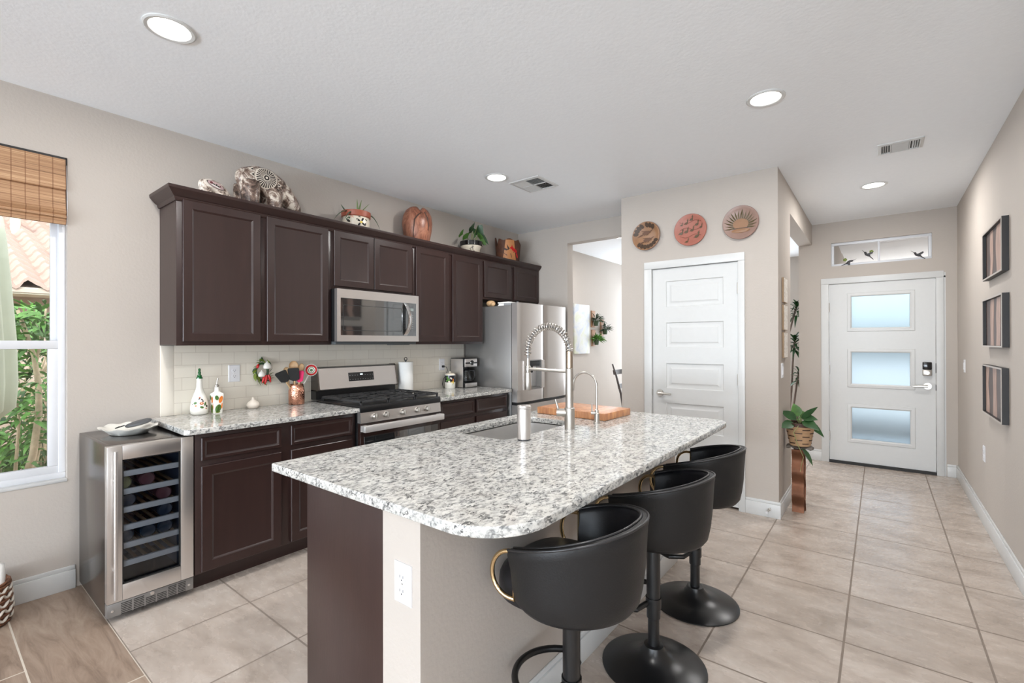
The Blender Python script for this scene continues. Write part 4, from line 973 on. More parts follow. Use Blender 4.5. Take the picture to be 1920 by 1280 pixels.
def bowl(rx, rz, d, th=.003):
    def g(b):
        f1 = lambda u, v: (rx*math.sin(PI*u*.5)*math.cos(2*PI*v), -d*math.cos(PI*u*.5), rz+rz*math.sin(PI*u*.5)*math.sin(2*PI*v))
        rs = []
        for k in range(1, 9): u = k/8; rs.append([f1(u, i/24) for i in range(24)])
        for k in range(8, 0, -1): u = k/8; rs.append([(p[0]*.93, p[1]+th, rz+(p[2]-rz)*.93) for p in [f1(u, i/24) for i in range(24)]])
        b.rings(rs)
    return g
utensil('spatula', 'black slotted turner leaning left in the copper crock', -.014, .024, .008, -.082, 1.085, flat(.032, .042, .095, .0025), BIRCH, BLKPL)
utensil('spatula', 'black wide spatula in front of the wooden spoon in the copper crock', .005, .0, .040, -.036, 1.092, flat(.034, .040, .10, .003), BIRCH, BLKPL)
utensil('spatula', 'magenta silicone spatula in the middle of the copper crock', .01, 0, .045, -.002, 1.082, flat(.024, .026, .088, .005), BIRCH, MAGENTA)
utensil('wooden_spoon', 'large wooden spoon standing highest in the copper crock', -.02, -.01, -.035, -.004, 1.155, bowl(.034, .042, .014), BIRCH, BIRCH)
utensil('wooden_spoon', 'slim wooden spoon right of the magenta spatula in the copper crock', -.005, .02, .0, .035, 1.15, bowl(.022, .034, .01), BIRCH, BIRCH)
utensil('wooden_spoon', 'small dark-edged wooden spoon behind the black spatulas', -.03, -.02, -.02, -.06, 1.135, bowl(.024, .03, .01), BIRCH, BIRCH)
utensil('ladle', 'painted ceramic ladle with a red ringed bowl leaning to the right in the copper crock', 0, -.022, .035, .074, 1.125, bowl(.046, .046, .02), CERAMIC, CERAMIC)
lad = [o for o in COL.objects if o.name.startswith('ladle')][0]
# red ring inside the bowl of the ladle
hd = [o for o in lad.children if o.name.startswith('head')][0]
b0 = Vector((c[0], c[1]-.022, c[2]+.016)); tp = Vector((c[0]+.035, c[1]+.074, 1.125)); d = (tp-b0).normalized(); side = d.cross(Vector((.8, -.6, 0))).normalized(); nr = side.cross(d).normalized(); M_ = Matrix(((side.x, nr.x, d.x, tp.x), (side.y, nr.y, d.y, tp.y), (side.z, nr.z, d.z, tp.z), (0, 0, 0, 1)))
b = B()
for ri, ro_, mi in ((.46, .86, 0), (.0, .16, 1), (.28, .36, 1)):
    rs = []
    for u in (ri, (ri+ro_)/2, ro_):
        u = max(u, .02); rs.append([(.046*.92*math.sin(PI*u*.5)*math.cos(2*PI*i/24), -.02*math.cos(PI*u*.5)+.0042, .046+.046*.92*math.sin(PI*u*.5)*math.sin(2*PI*i/24)) for i in range(24)])
    b.mi = mi; b.rings(rs, True, False, False)
b.bm.transform(M_); plabel(obj('painted_rings', b, [RED, GREEN], hd, 0), 'red and green painted rings')
# hanging garlic and pepper wreath on the tile
t = thing('pepper_wreath', 'small ceramic wreath of green leaves, garlic and red peppers on the tile', 'wreath', (XL+.02, 1.582, 1.16)); wx, wy, wz = XL+.024, 1.582, 1.163
b = B(); b.tube([(wx-.008, wy+.042*math.cos(a), wz+.062*math.sin(a)) for a in [2*PI*i/28 for i in range(28)]], .008, 8, closed=True); b.tube([(wx-.01, wy-.012, wz+.075), (wx-.008, wy, wz+.105), (wx-.01, wy+.012, wz+.075)], .007, 8); obj('wreath_ring', b, DGREEN, t, 50)
b = B(); rr = random.Random(3)
for i in range(22):
    a = 2*PI*i/22+rr.uniform(-.15, .15); ry = .046+rr.uniform(-.008, .012); p = (wx+rr.uniform(0, .012), wy+ry*math.cos(a), wz+ry*1.4*math.sin(a)); b.mi = rr.choice((0, 0, 1))
    b.leaf(p, (rr.uniform(.1, .5), math.cos(a)*.4-math.sin(a)*.9, math.sin(a)*.4+math.cos(a)*.9), .045, .022, .1, rr.uniform(-.6, .6))
obj('leaves', b, [OLIVE, DGREEN], t, 50)
for dy, dz, r in ((.028, .042, .030), (-.012, -.018, .025)):
    b = B(); b.lathe([(.004, -r*.8), (r*.9, -r*.55), (r, 0), (r*.7, r*.6), (r*.2, r), (.003, r*1.3)], (wx+.016, wy+dy, wz+dz), 16, sx=.7); obj('garlic_bulb', b, CERAMIC, t, 50)
for dy, dz, ang, L_ in ((.022, -.045, -1.75, .07), (.036, -.042, -1.3, .06), (.006, -.055, -1.9, .05), (-.045, .012, 1.2, .032)):
    b = B(); p = Vector((wx+.016, wy+dy, wz+dz+.02)); q = p+Vector((.004, math.cos(ang)*L_, math.sin(ang)*L_)); b.tube([p, p.lerp(q, .4)+Vector((.004, 0, 0)), p.lerp(q, .8), q], [.008, .011, .006, .001], 10); obj('red_pepper', b, RED, t, 50)
outlet('wall_outlet', 'white duplex outlet on the tile between oil bottles and wreath', '+x', XL+.009, 1.397, 1.162)
outlet('wall_outlet', 'white outlet on the tile by the coffee maker with a black plug', '+x', XL+.009, 3.384, 1.15)
# paper towel on a stand
t = thing('paper_towel', 'white paper towel roll on a dark stand beside the range', 'paper towel', (-3.49, 2.845, .91)); c = (-3.49, 2.845, .9105)
b = B(); b.lathe([(.068, 0), (.070, .004), (.068, .009), (.02, .011)], c, 36); b.cyl((c[0], c[1], c[2]+.01), .007, .296, seg=14); b.tube([(c[0], c[1]+.016*math.cos(a), c[2]+.312+.016*math.sin(a)) for a in [2*PI*i/20 for i in range(20)]], .0035, 8, closed=True); obj('stand', b, BLKMETAL, t, 50)
b = B(); b.lathe([(.02, .014), (.066, .014), (.0685, .018), (.0685, .282), (.066, .286), (.02, .286)], c, 44, cap0=False, cap1=False); obj('paper_roll', b, PAPER, t, 40)
# canister
t = thing('ceramic_canister', 'white lidded canister painted with a dark floral band beside the coffee maker', 'canister', (-3.47, 3.40, .91)); c = (-3.47, 3.40, .9105)
b = B(); b.lathe([(.05, 0), (.054, .006), (.0545, .062)], c, 36, cap1=False); b.mi = 1; b.lathe([(.0545, .062), (.0545, .132)], c, 36, cap0=False, cap1=False); b.mi = 0; b.lathe([(.0545, .132), (.053, .138), (.046, .138)], c, 36, cap0=False); BB = obj('jar', b, [CERAMIC, BLUEBK], t, 40)
b = B(); b.lathe([(.050, .138), (.051, .144), (.045, .15), (.012, .156), (.008, .165), (.009, .172), (.002, .174)], c, 32); obj('lid', b, CREAM, t, 50)
b = B(); f = lambda u, v: wall_point(c, [(.05, 0), (.054, .006), (.0545, .062), (.0545, .14)], -.75+u/.0545, v)
for u, v, ru, rv, mi, ro in ((-.028, .108, .010, .016, 0, .2), (-.016, .088, .016, .013, 0, 0), (-.035, .078, .012, .009, 0, .3), (.006, .105, .009, .008, 1, .4), (.014, .098, .008, .007, 1, -.4), (.032, .086, .007, .013, 2, -.2), (.026, .068, .016, .008, 3, .5), (.034, .056, .014, .006, 3, 1.2), (.028, .042, .014, .002, 0, 1.0), (-.01, .07, .012, .008, 1, 0)): motif(b, f, u, v, ru, rv, mi, ro)
obj('painted_flowers', b, [BGREEN, CREAM, ORANGE, YELLOW], BB, 0)
# coffee maker
t = thing('coffee_maker', 'stainless drip coffee maker with a glass carafe beside the refrigerator', 'coffee maker', (-3.44, 3.575, .91)); x0, x1, y0, y1 = -3.545, -3.335, 3.48, 3.665; z = .9105
b = B(); b.box(x0, x1, y0, y1, z, z+.052, .006); b.box(x0, x0+.075, y0, y1, z+.05, z+.285, .004); b.box(x0, x1-.004, y0, y1, z+.21, z+.305, .008); obj('body', b, BLKPL, t)
b = B(); b.box(x1-.03, x1+.004, y0+.004, y1-.004, z+.006, z+.048, .004); b.box(x1-.03, x1+.002, y0+.002, y1-.002, z+.213, z+.298, .006); b.box(x0+.01, x1-.03, y0-.002, y0+.004, z+.006, z+.298, .001); obj('steel_panels', b, STEEL, t)
b = B(); b.box(x1-.01, x1+.004, y0+.006, y1-.006, z+.246, z+.262, .001); b.cyl((x1+.001, (y0+y1)/2+.01, z+.256), .026, .006, 'x', seg=28); CPN = obj('control_band', b, BLKPL, t)
b = B(); b.lathe([(.023, .007), (.0245, .009), (.0255, .007)], (x1+.001, (y0+y1)/2+.01, z+.256), 28, 'x', cap0=False, cap1=False); obj('dial_ring', b, CHROME, CPN)
cc = (x1-.075, (y0+y1)/2, z+.055); b = B(); b.lathe([(.045, 0), (.056, .006), (.060, .04), (.054, .08), (.044, .105), (.044, .118), (.042, .118), (.042, .105), (.052, .08), (.058, .04), (.054, .008), (.02, .003)], cc, 32); CA = obj('carafe', b, CLEARGL, t, 50)
b = B(); b.lathe([(.046, .104), (.047, .112), (.046, .12), (.038, .128), (.01, .13)], cc, 28); b.tube([(cc[0]+.028, cc[1]+.034, cc[2]+.118), (cc[0]+.055, cc[1]+.062, cc[2]+.115), (cc[0]+.06, cc[1]+.07, cc[2]+.06), (cc[0]+.045, cc[1]+.055, cc[2]+.02)], [.009, .009, .009, .007], 10); b.lathe([(.0605, .012), (.0605, .022)], cc, 32, cap0=False, cap1=False); obj('carafe_trim', b, BLKPL, CA)
t = thing('power_cord', 'black power cord from tile outlet to coffee maker behind the canister', 'cord', (XL+.02, 3.384, 1.13))
b = B(); px = XL+.02; b.box(px-.003, px+.018, 3.378, 3.402, 1.118, 1.140, .004); obj('plug', b, BLKPL, t)
b = B(); b.tube([(px+.016, 3.392, 1.129), (px+.035, 3.41, 1.122), (px+.04, 3.418, 1.09), (px+.03, 3.405, 1.04), (px+.015, 3.385, 1.0), (px+.012, 3.372, .95), (px+.015, 3.38, .918), (px+.04, 3.43, .915), (x0+.0, 3.473, .925), (x0+.02, 3.483, .94)], .0032, 8); obj('cable', b, BLKPL, t, 50)

def m_sbear():
    k = N('pale_horsehair_glaze'); v = k.co('Object'); a = k.ramp(k.noise(v, 26, 7, .7, 1.0), (.38, sr(70, 56, 50)), (.46, sr(170, 152, 138)), (.54, sr(226, 216, 204))); k.p(Base_Color=a, Roughness=.4); return k.m
SBEAR = m_sbear()
# ------------------------------------------------------------------ decor above the wall cabinets
ZT = 2.2455
def bear(label, cx, y0, circ, legs, thick, vox):
    """pottery bear seen from the side, nose lowered toward +y; modelled as one fused body"""
    t = thing('pottery_bear', label, 'figurine', (cx, y0, ZT))
    b = B()
    for (y_, z_, r), (y2, z2, r2_) in zip(circ, circ[1:]):
        for k in range(4):
            q = k/4; rr_ = r+(r2_-r)*q; b.sphere((cx, y_+(y2-y_)*q, z_+(z2-z_)*q), rr_*thick, rr_, rr_, 18, 10)
    y_, z_, r = circ[-1]; b.sphere((cx, y_, z_), r*thick, r, r, 14, 8)
    for (y_, z_, r, ft) in legs:
        for sx_ in (-1, 1):
            dx_ = sx_*r*.62; b.tube([(cx+dx_*.6, y_, z_+r*.4), (cx+dx_, y_, z_), (cx+dx_*1.05, y_, z_*.5+ZT*.5), (cx+dx_*1.05, y_, ZT+.0005)], [r*.8, r*.72, r*.62, r*.66], 14)
    o = obj('body', b, BEAR, t, 0)
    m = o.modifiers.new('fuse', 'REMESH'); m.mode = 'VOXEL'; m.voxel_size = vox; m.use_smooth_shade = True
    s_ = o.modifiers.new('soften', 'SMOOTH'); s_.iterations = 6; s_.factor = .6
    return t, o
def flank(cx, circ, thick):
    """point on the camera-side flank of the bear at (y, z)"""
    def f(y, z):
        best = 0
        for (y_, z_, r), (y2, z2, r2_) in zip(circ, circ[1:]):
            for k in range(5):
                q = k/4; rr_ = r+(r2_-r)*q; d = rr_*rr_-(y-y_-(y2-y_)*q)**2-(z-z_-(z2-z_)*q)**2
                if d > 0: best = max(best, thick*math.sqrt(d))
        return (cx+best+.001, y, z)
    return f
def ringband(b, f, u, v, r0, r1, mi, n=40, ey=1.0):
    b.mi = mi; A_ = [b.bm.verts.new(f(u+r0*math.cos(2*PI*i/n), v+ey*r0*math.sin(2*PI*i/n))) for i in range(n)]; C_ = [b.bm.verts.new(f(u+r1*math.cos(2*PI*i/n), v+ey*r1*math.sin(2*PI*i/n))) for i in range(n)]
    for i in range(n): b.face((A_[i], A_[(i+1) % n], C_[(i+1) % n], C_[i]))
BIG = [(1.421, 2.508, .076), (1.487, 2.520, .092), (1.552, 2.512, .098), (1.612, 2.490, .089), (1.664, 2.460, .078), (1.714, 2.417, .064), (1.758, 2.377, .045), (1.785, 2.342, .024)]
tB, oB = bear('large brown and cream pottery bear with a sunburst medallion on top of the wall cabinets', -3.43, 1.352, BIG, [(1.420, 2.42, .088, 0), (1.586, 2.40, .076, 0)], .78, .008)
f = flank(-3.43, BIG, .78); lift_ = lambda d: (lambda u, v: tuple(Vector(f(u, v))+Vector((d, 0, 0))))
b = B(); mu, mv, R1 = 1.520, 2.522, .074; f0, f2, f3 = lift_(.0015), lift_(.0035), lift_(.005)
for r0, r1, mi in ((R1-.008, R1, 0), (.045, R1-.008, 1), (.024, .045, 1), (.003, .024, 1)): ringband(b, f0, mu, mv, r0, r1, mi)
for i in range(26):
    a = 2*PI*i/26; b.mi = 0
    for d0, d1 in ((.024, .045), (.045, R1-.006)): b.face([b.bm.verts.new(f2(mu+d*math.cos(a+k), mv+d*math.sin(a+k))) for d, k in ((d0, -.05), (d1, -.05), (d1, .05), (d0, .05))])
ringband(b, f2, mu, mv, .018, .023, 0); ringband(b, f2, mu, mv, .001, .008, 0)
for sg, vv in ((-1, .004), (1, -.028)):
    u0 = mu+sg*.088
    for k in range(3):
        v0 = mv+vv+.040-.040*k; b.mi = 0; b.face([b.bm.verts.new(f2(*p)) for p in ((u0-sg*.010, v0+.018), (u0+sg*.020, v0), (u0-sg*.010, v0-.018))])
        b.mi = 1; b.face([b.bm.verts.new(f3(*p)) for p in ((u0-sg*.007, v0+.009), (u0+sg*.008, v0), (u0-sg*.007, v0-.009))])
plabel(obj('medallion', b, [BEARL, BEARD], tB, 0), 'cream sunburst medallion between zigzag bands')
SML = [(1.166, 2.395, .040), (1.20, 2.40, .043), (1.24, 2.39, .042), (1.275, 2.366, .034), (1.308, 2.335, .024), (1.326, 2.312, .013)]
tS, oS = bear('small cream pottery bear with an oval painted scene on top of the wall cabinets', -3.43, 1.126, SML, [(1.165, 2.35, .042, 0), (1.25, 2.34, .038, 0)], .8, .004)
oS.data.materials.clear(); oS.data.materials.append(SBEAR)
f = flank(-3.43, SML, .8); f0, f2 = lift_(.001), lift_(.002); b = B()
def tiltf(g): return lambda u, v: g(1.218+u*math.cos(-.32)-v*math.sin(-.32), 2.402+u*math.sin(-.32)+v*math.cos(-.32))
g0, g2 = tiltf(f0), tiltf(f2)
ringband(b, g0, 0, 0, .001, .050, 0, 32, .36); ringband(b, g2, 0, 0, .050, .055, 1, 32, .38)
for u, v, ru, rv, mi in ((-.028, .001, .009, .009, 2), (-.012, -.002, .009, .004, 1), (.003, 0, .005, .008, 1), (.016, -.003, .009, .004, 1), (.026, .003, .004, .005, 2), (0, -.009, .032, .003, 3)): motif(b, g2, u, v, ru, rv, mi)
plabel(obj('painted_oval', b, [plain('mauve_slip', sr(186, 160, 158), .5), BEARD, plain('plum_slip', sr(104, 52, 56), .5), CERAMIC], tS, 0), 'oval painted scene')

# talavera pot with an aloe
cx, cy = -3.44, 2.285
t = thing('flower_pot', 'terracotta-rimmed pot painted with flowers on top of the wall cabinets', 'pot', (cx, cy, ZT)); prf = [(.075, 0), (.095, .03), (.108, .085), (.109, .135), (.103, .162)]
b = B(); b.lathe(prf+[(.108, .165)], (cx, cy, ZT), 36, cap1=False); b.mi = 1; b.lathe([(.108, .165), (.116, .170), (.119, .212), (.113, .215), (.106, .205), (.09, .195)], (cx, cy, ZT), 36, cap0=False, cap1=False); b.mi = 2; b.lathe([(.107, .198), (.05, .2), (.002, .201)], (cx, cy, ZT), 24, cap0=False); PT = obj('pot_body', b, [CREAM, TERRA, SOIL], t, 50)
b = B(); f = lambda u, v: wall_point((cx, cy, ZT), prf, -.55+u/.108, v+.042)
for u, v, ru, rv, mi, ro in [(-.035, .07, .017, .06, 1, .05), (-.07, .10, .02, .012, 2, .5), (-.065, .08, .018, .010, 0, -.6), (-.085, .05, .015, .012, 1, 0)]+[(.035+.026*math.cos(a), .075+.026*math.sin(a), .017, .008, 0 if i % 2 else 4, a) for i, a in enumerate([.2+.785*k for k in range(8)])]+[(.038, .073, .011, .011, 3, 0), (.075, .06, .014, .006, 0, 1.3), (.085, .10, .012, .006, 2, -.5), (.0, .035, .012, .006, 0, .3), (.02, .12, .016, .005, 0, -.5)]: motif(b, f, u, v, ru, rv, mi, ro)
obj('painted_flowers', b, [GLAZEBK, PINK, DGREEN, YELLOW, CREAM], PT, 0)
t = thing('aloe_plant', 'sparse aloe with thin pointed leaves growing in the terracotta-rimmed pot', 'plant', (cx, cy, ZT+.2))
for (dx, dy, dz, L_, dr, bx, by) in ((.1, -.12, 1, .125, -.02, .01, .01), (.05, .22, 1, .135, 0, 0, .02), (.1, .75, 1, .165, .1, 0, .025), (.1, -1, .85, .07, -.1, 0, -.09), (.1, -1, .28, .17, .85, .03, -.07), (.5, .75, .2, .10, 1.4, .05, .085), (.4, -1, .1, .11, .9, .05, -.06)):
    b = B(); p = Vector((cx+bx, cy+by, ZT+.2)); d = Vector((dx, dy, dz)).normalized(); pts = [p+d*(L_*i/6)+Vector((0, 0, -dr*L_*(i/6)**2)) for i in range(7)]
    b.tube(pts, [.010, .0095, .009, .0075, .006, .004, .0008], 8, flat=.5); obj('leaf', b, ALOE if dz > .9 else GRGREEN, t, 50)
# turned burl vase
cx, cy = -3.44, 2.945
t = thing('wood_vase', 'rounded reddish burl wood vase with a ragged open rim on the wall cabinets', 'vase', (cx, cy, ZT))
b = B(); rs = []; NS = 48
PR = [(.08, 0), (.105, .02), (.135, .09), (.155, .17), (.165, .25), (.155, .32), (.125, .37), (.09, .395), (.075, .40)]
PR = [(r*.86, z) for r, z in PR]
def vrim(a): return .032*max(0, math.cos(a+.3))**20
for k, (r, z) in enumerate(PR):
    rs.append([(cx+r*.98*math.cos(2*PI*i/NS), cy+r*math.sin(2*PI*i/NS), ZT+z-(vrim(2*PI*i/NS)*(max(0, z-.25)/.15))) for i in range(NS)])
for k, (r, z) in enumerate(reversed(PR[3:])):
    rs.append([(cx+(r-.012)*.98*math.cos(2*PI*i/NS), cy+(r-.012)*math.sin(2*PI*i/NS), ZT+z-.004-(vrim(2*PI*i/NS)*(max(0, z-.25)/.15))) for i in range(NS)])
b.rings(rs); V_ = obj('vase_body', b, BURL, t, 60)
b = B(); n = 26; f = lambda u, v: wall_point((cx, cy, ZT), PR, -.55+u/.15, v)
edge = [(-.06, .06), (-.068, .14), (-.055, .21), (-.05, .26), (-.02, .30), (.02, .33)]
b.tube([Vector(f(u, v)) for u, v in edge], [.002, .004, .005, .006, .006, .003], 8); b.tube([Vector(f(u, v)) for u, v in ((.06, .34), (.085, .29), (.10, .22), (.105, .17))], [.004, .005, .004, .002], 8); plabel(obj('bark_edge', b, DWOOD, V_, 60), 'dark bark seam')
# black and white pot with pothos
cx, cy = -3.44, 3.69
t = thing('flower_pot', 'cream pot with a glossy black rim on top of the wall cabinets', 'pot', (cx, cy, ZT))
b = B(); b.lathe([(.065, 0), (.078, .04), (.10, .128), (.112, .148), (.114, .155)], (cx, cy, ZT), 36, cap1=False); b.mi = 1; b.lathe([(.114, .155), (.120, .159), (.122, .202), (.116, .205), (.108, .195)], (cx, cy, ZT), 36, cap0=False, cap1=False); b.mi = 2; b.lathe([(.109, .192), (.002, .196)], (cx, cy, ZT), 24, cap0=False); PT = obj('pot_body', b, [CREAM, GLAZEBK, SOIL], t, 50)
b = B(); f = lambda u, v: wall_point((cx, cy, ZT), [(.065, 0), (.078, .04), (.10, .128), (.112, .148)], -.8+u/.1, v+.04)
for u, v, ru, rv, ro in ((.0, .085, .02, .003, .3), (.015, .075, .003, .02, .2), (-.01, .07, .012, .003, -.7), (-.05, .06, .014, .006, .4), (.03, .055, .006, .004, 0), (.012, .1, .012, .004, 0)): motif(b, f, u, v, ru, rv, 0, ro)
obj('painted_sprig', b, BEARD, PT, 0)
t = thing('pothos_plant', 'small pothos with heart-shaped leaves growing in the black-rimmed pot', 'plant', (cx, cy, ZT+.195)); zz = ZT+.192
for (bx, by, tx, ty, tz, L_, w_, dr, ld) in ((0, -.02, .04, -.17, .06, .075, .075, .35, (.3, -.9, .1)), (0, -.01, .06, -.055, .10, .085, .08, .3, (.5, -.75, .2)), (.02, 0, .09, -.06, .035, .09, .08, .4, (.75, -.5, .3)), (0, .01, .02, .03, .225, .07, .065, .9, (.3, -.5, -.4)), (0, .02, .03, .07, .20, .10, .07, 1.1, (.3, .3, -.6)), (.01, .02, .05, .09, .09, .085, .06, .8, (.4, .8, -.1)), (-.02, .02, -.02, .05, .13, .08, .07, .4, (.2, .6, .3)), (.02, .03, .07, .02, .07, .07, .06, .5, (.8, .1, .1)), (0, -.03, .05, -.11, .03, .085, .08, .2, (.3, -.9, .3)), (0, 0, .05, -.02, .13, .08, .075, .3, (.2, -.8, .3)), (.02, .02, .08, .05, .05, .07, .07, .6, (.3, .9, -.2))):
    b = B(); p, q = Vector((cx+bx, cy+by, zz)), Vector((cx+tx, cy+ty, zz+tz)); b.tube([p, p.lerp(q, .5)+Vector((0, 0, .02)), q], .0022, 6); sm = obj('stem', b, STEM, t, 50)
    b = B(); b.leaf(q, ld, L_*1.15, w_*1.3, dr, 1.15*(1 if ld[1] < 0 else -1)+rnd.uniform(-.3, .3), heart=True); obj('leaf', b, GREEN if tz < .08 else DGREEN, sm, 50)
# carved wood vase with a red bird
cx, cy = -3.44, 4.32
t = thing('wood_vase', 'carved log vase with a red painted bird in the corner of the wall cabinets', 'vase', (cx, cy, ZT))
b = B(); NS = 40; rs = []
def lv(i, k):
    a = (2*PI*i/NS+PI) % (2*PI)-PI
    return k*(.012*math.sin(7*a)+(.045 if -2.75 < a < -2.1 else -.06 if -2.1 <= a < -1.7 else .012 if a < .2 else -.012))
for r, z, k in ((.145, 0, 0), (.15, .02, 0), (.155, .12, 0), (.165, .22, .3), (.172, .30, 1), (.158, .30, 1), (.15, .2, .3), (.13, .06, 0)):
    rs.append([(cx+r*.8*math.cos(2*PI*i/NS), cy+r*math.sin(2*PI*i/NS), ZT+z+lv(i, k)) for i in range(NS)])
b.rings(rs); V_ = obj('vase_body', b, plain('log_bark', sr(104, 64, 44), .7, vary=.45, vs=12, bump=.5, bs=40), t, 50)
prw = [(.15, 0), (.151, .02), (.156, .12), (.166, .22), (.172, .30)]
def fw(u, v):
    p = wall_point((cx, cy, ZT), prw, -.62+u*1.55/.155, v); return Vector((cx+(p.x-cx)*.8+.003, p.y+(p.y-cy)*.0, p.z))
b = B(); face_pts = [(-.075, .005), (-.065, .10), (-.045, .2), (-.04, .30), (.03, .315), (.035, .24), (.05, .15), (.06, .06), (.06, .005)]
nU = 8
rowsL = [(-.075, .005), (-.066, .08), (-.052, .16), (-.042, .24), (-.036, .305)]; rowsR = [(.062, .005), (.055, .08), (.042, .16), (.036, .24), (.03, .305)]
g = [[b.bm.verts.new(fw(l[0]+(r_[0]-l[0])*k/nU, l[1])) for k in range(nU+1)] for l, r_ in zip(rowsL, rowsR)]
for a_, c_ in zip(g, g[1:]):
    for k in range(nU): b.face((a_[k], a_[k+1], c_[k+1], c_[k]))
CF = obj('carved_face', b, plain('carved_cedar', sr(198, 134, 82), .5, vary=.15, vs=10), V_, 50)
fb = lambda u, v: fw(u, v+.085)+Vector((.0025, 0, 0)); b = B()
motif(b, fb, .035, .105, .030, .017, 0, -.75, 14); motif(b, fb, .012, .128, .016, .013, 0, 0, 12); b.mi = 0; b.face([b.bm.verts.new(fb(*p)) for p in ((.005, .135), (.012, .165), (.022, .132))]); motif(b, fb, .062, .05, .03, .009, 0, -1.25, 12); motif(b, fb, .05, .085, .026, .010, 2, -.8, 12)
b.mi = 1
for pts in (((-.055, .02), (.03, .085), (.033, .08), (-.05, .014)), ((-.03, .04), (-.06, .075), (-.057, .078), (-.025, .045)), ((0, .063), (.01, .02), (.014, .02), (.005, .068)), ((-.03, .095), (-.055, .11), (-.05, .13), (-.02, .11)), ((-.02, .10), (-.03, .17), (-.005, .12))): b.face([b.bm.verts.new(fb(*p)) for p in pts])
plabel(obj('painted_bird', b, [plain('cardinal_red', sr(196, 24, 24), .4), DWOOD, plain('dark_red', sr(120, 20, 20), .4)], CF, 0), 'red bird on a branch')

# ------------------------------------------------------------------ plates on the pantry wall
def plate(label, x, z, r, mats, draw):
    t = thing('wall_plate', label, 'plate', (x, YP, z), group=None); c = (x, YP, z)
    b = B(); b.lathe([(r*.55, .004), (r*.6, .006), (r*.97, .022), (r, .027), (r*.985, .030)], (0, 0, 0), 48, 'y', cap1=False); b.mi = 1; b.lathe([(r*.985, .030), (r*.9, .028), (r*.80, .0225), (r*.6, .012), (.002, .010)], (0, 0, 0), 48, 'y', cap0=False); b.bm.transform(Matrix.Translation(c) @ Matrix.Diagonal((1, -1, 1, 1)))
    o = obj('plate_body', b, mats[:2], t, 50)
    def f(u, v):
        d = math.hypot(u, v)/r; q = .010+(.002 if d < .6 else 0)+max(0, min(1, (d-.0)/.6))*.002+max(0, d-.6)*.055
        return (x+u, YP-q-.0016, z+v)
    b = B(); draw(b, f); obj('painted_design', b, mats[2:], o, 0); return t
def pl1(b, f):
    for sg, v0, u0 in ((1, .03, .0), (1, -.035, .01)):
        motif(b, f, u0, v0, .040, .016, 0, .15, 12); motif(b, f, u0+.04, v0+.012, .026, .004, 0, .5, 8); motif(b, f, u0-.045, v0-.02, .04, .006, 0, .35, 8); motif(b, f, u0-.02, v0+.015, .03, .004, 0, .0, 8)
        for k in range(3): motif(b, f, u0-.02+.015*k, v0-.012, .004, .016, 0, .2, 6)
    for a in [2.0, 2.3, 2.6, 2.9, 1.2, 1.5, .9, 4.0, 4.3, 4.6, 4.9, 5.2, 5.5, 5.8]: motif(b, f, .100*math.cos(a), .100*math.sin(a), .024, .017, 1, a+.4, 8)
def pl2(b, f):
    b.mi = 1
    for v0, k in ((.07, 1), (.012, -1), (-.05, 1)):
        for i in range(10):
            u = -.09+.018*i; w_ = lambda q: v0+.012*math.sin(q*40)*k
            b.face([b.bm.verts.new(f(*p)) for p in ((u, w_(u)), (u+.018, w_(u+.018)), (u+.018, w_(u+.018)-.004), (u, w_(u)-.004))])
    for (u, v, s_) in ((-.080, -.022, 1), (-.036, -.012, 1), (.012, -.004, .9), (.052, .040, .9), (.086, .012, .75), (.052, -.062, 1.1), (.008, .088, .8), (-.036, .06, .9), (-.030, -.100, .8), (-.075, .05, .6)):
        motif(b, f, u, v, .017*s_, .012*s_, 0, .25, 12); b.mi = 0
        b.face([b.bm.verts.new(f(u+p*s_, v+q*s_)) for p, q in ((.004, .004), (.016, .002), (.018, .026), (.009, .026))]); motif(b, f, u+.014*s_, v+.029*s_, .008*s_, .006*s_, 0, 0, 10)
        b.face([b.bm.verts.new(f(u+p*s_, v+q*s_)) for p, q in ((.012, .033), (.016, .033), (.022, .044), (.016, .043))]); b.face([b.bm.verts.new(f(u+p*s_, v+q*s_)) for p, q in ((-.014, .002), (-.012, -.006), (-.027, -.012))])
def pl3(b, f):
    for k in range(17):
        a = -.35+(PI+.7)*k/16; 
        for m in (0, 1):
            r0, r1 = .052, .118+.006*((k*7) % 3); b.mi = 0; da = .085; bend = .12 if a < PI/2 else -.12
            b.face([b.bm.verts.new(f(rr*math.cos(aa), -.02+rr*math.sin(aa))) for rr, aa in ((r0, a-da), ((r0+r1)/2, a-da*.7+bend*.4), (r1, a+bend), ((r0+r1)/2, a+da*.7+bend*.4), (r0, a+da))]) if m == 0 else None
    f2 = lambda u, v: (f(u, v)[0], f(u, v)[1]-.001, f(u, v)[2])
    motif(b, f2, 0, -.012, .058, .044, 1, 0, 24); motif(b, f2, 0, -.065, .07, .018, 1, 0, 16); b.mi = 2; f3 = lambda u, v: (f(u, v)[0], f(u, v)[1]-.0018, f(u, v)[2]); b.face([b.bm.verts.new(f3(*p)) for p in ((-.055, -.048), (.055, -.048), (.055, -.044), (-.055, -.044))])
plate('brown pottery plate with dark dragonfly motifs, lowest and smallest of the three wall plates', -1.678, 2.345, .131, [plain('brown_rim', sr(112, 68, 54), .45), plain('tan_slip', sr(150, 110, 78), .4, vary=.2), plain('brown_slip', sr(96, 62, 40), .5), plain('dark_slip', sr(70, 52, 38), .5)], pl1)
plate('red clay plate with rows of quail, above the left half of the pantry door', -1.283, 2.342, .137, [TERRA, plain('red_slip', sr(168, 104, 88), .45, vary=.1), plain('quail_slip', sr(92, 74, 52), .5), plain('line_slip', sr(122, 66, 48), .5)], pl2)
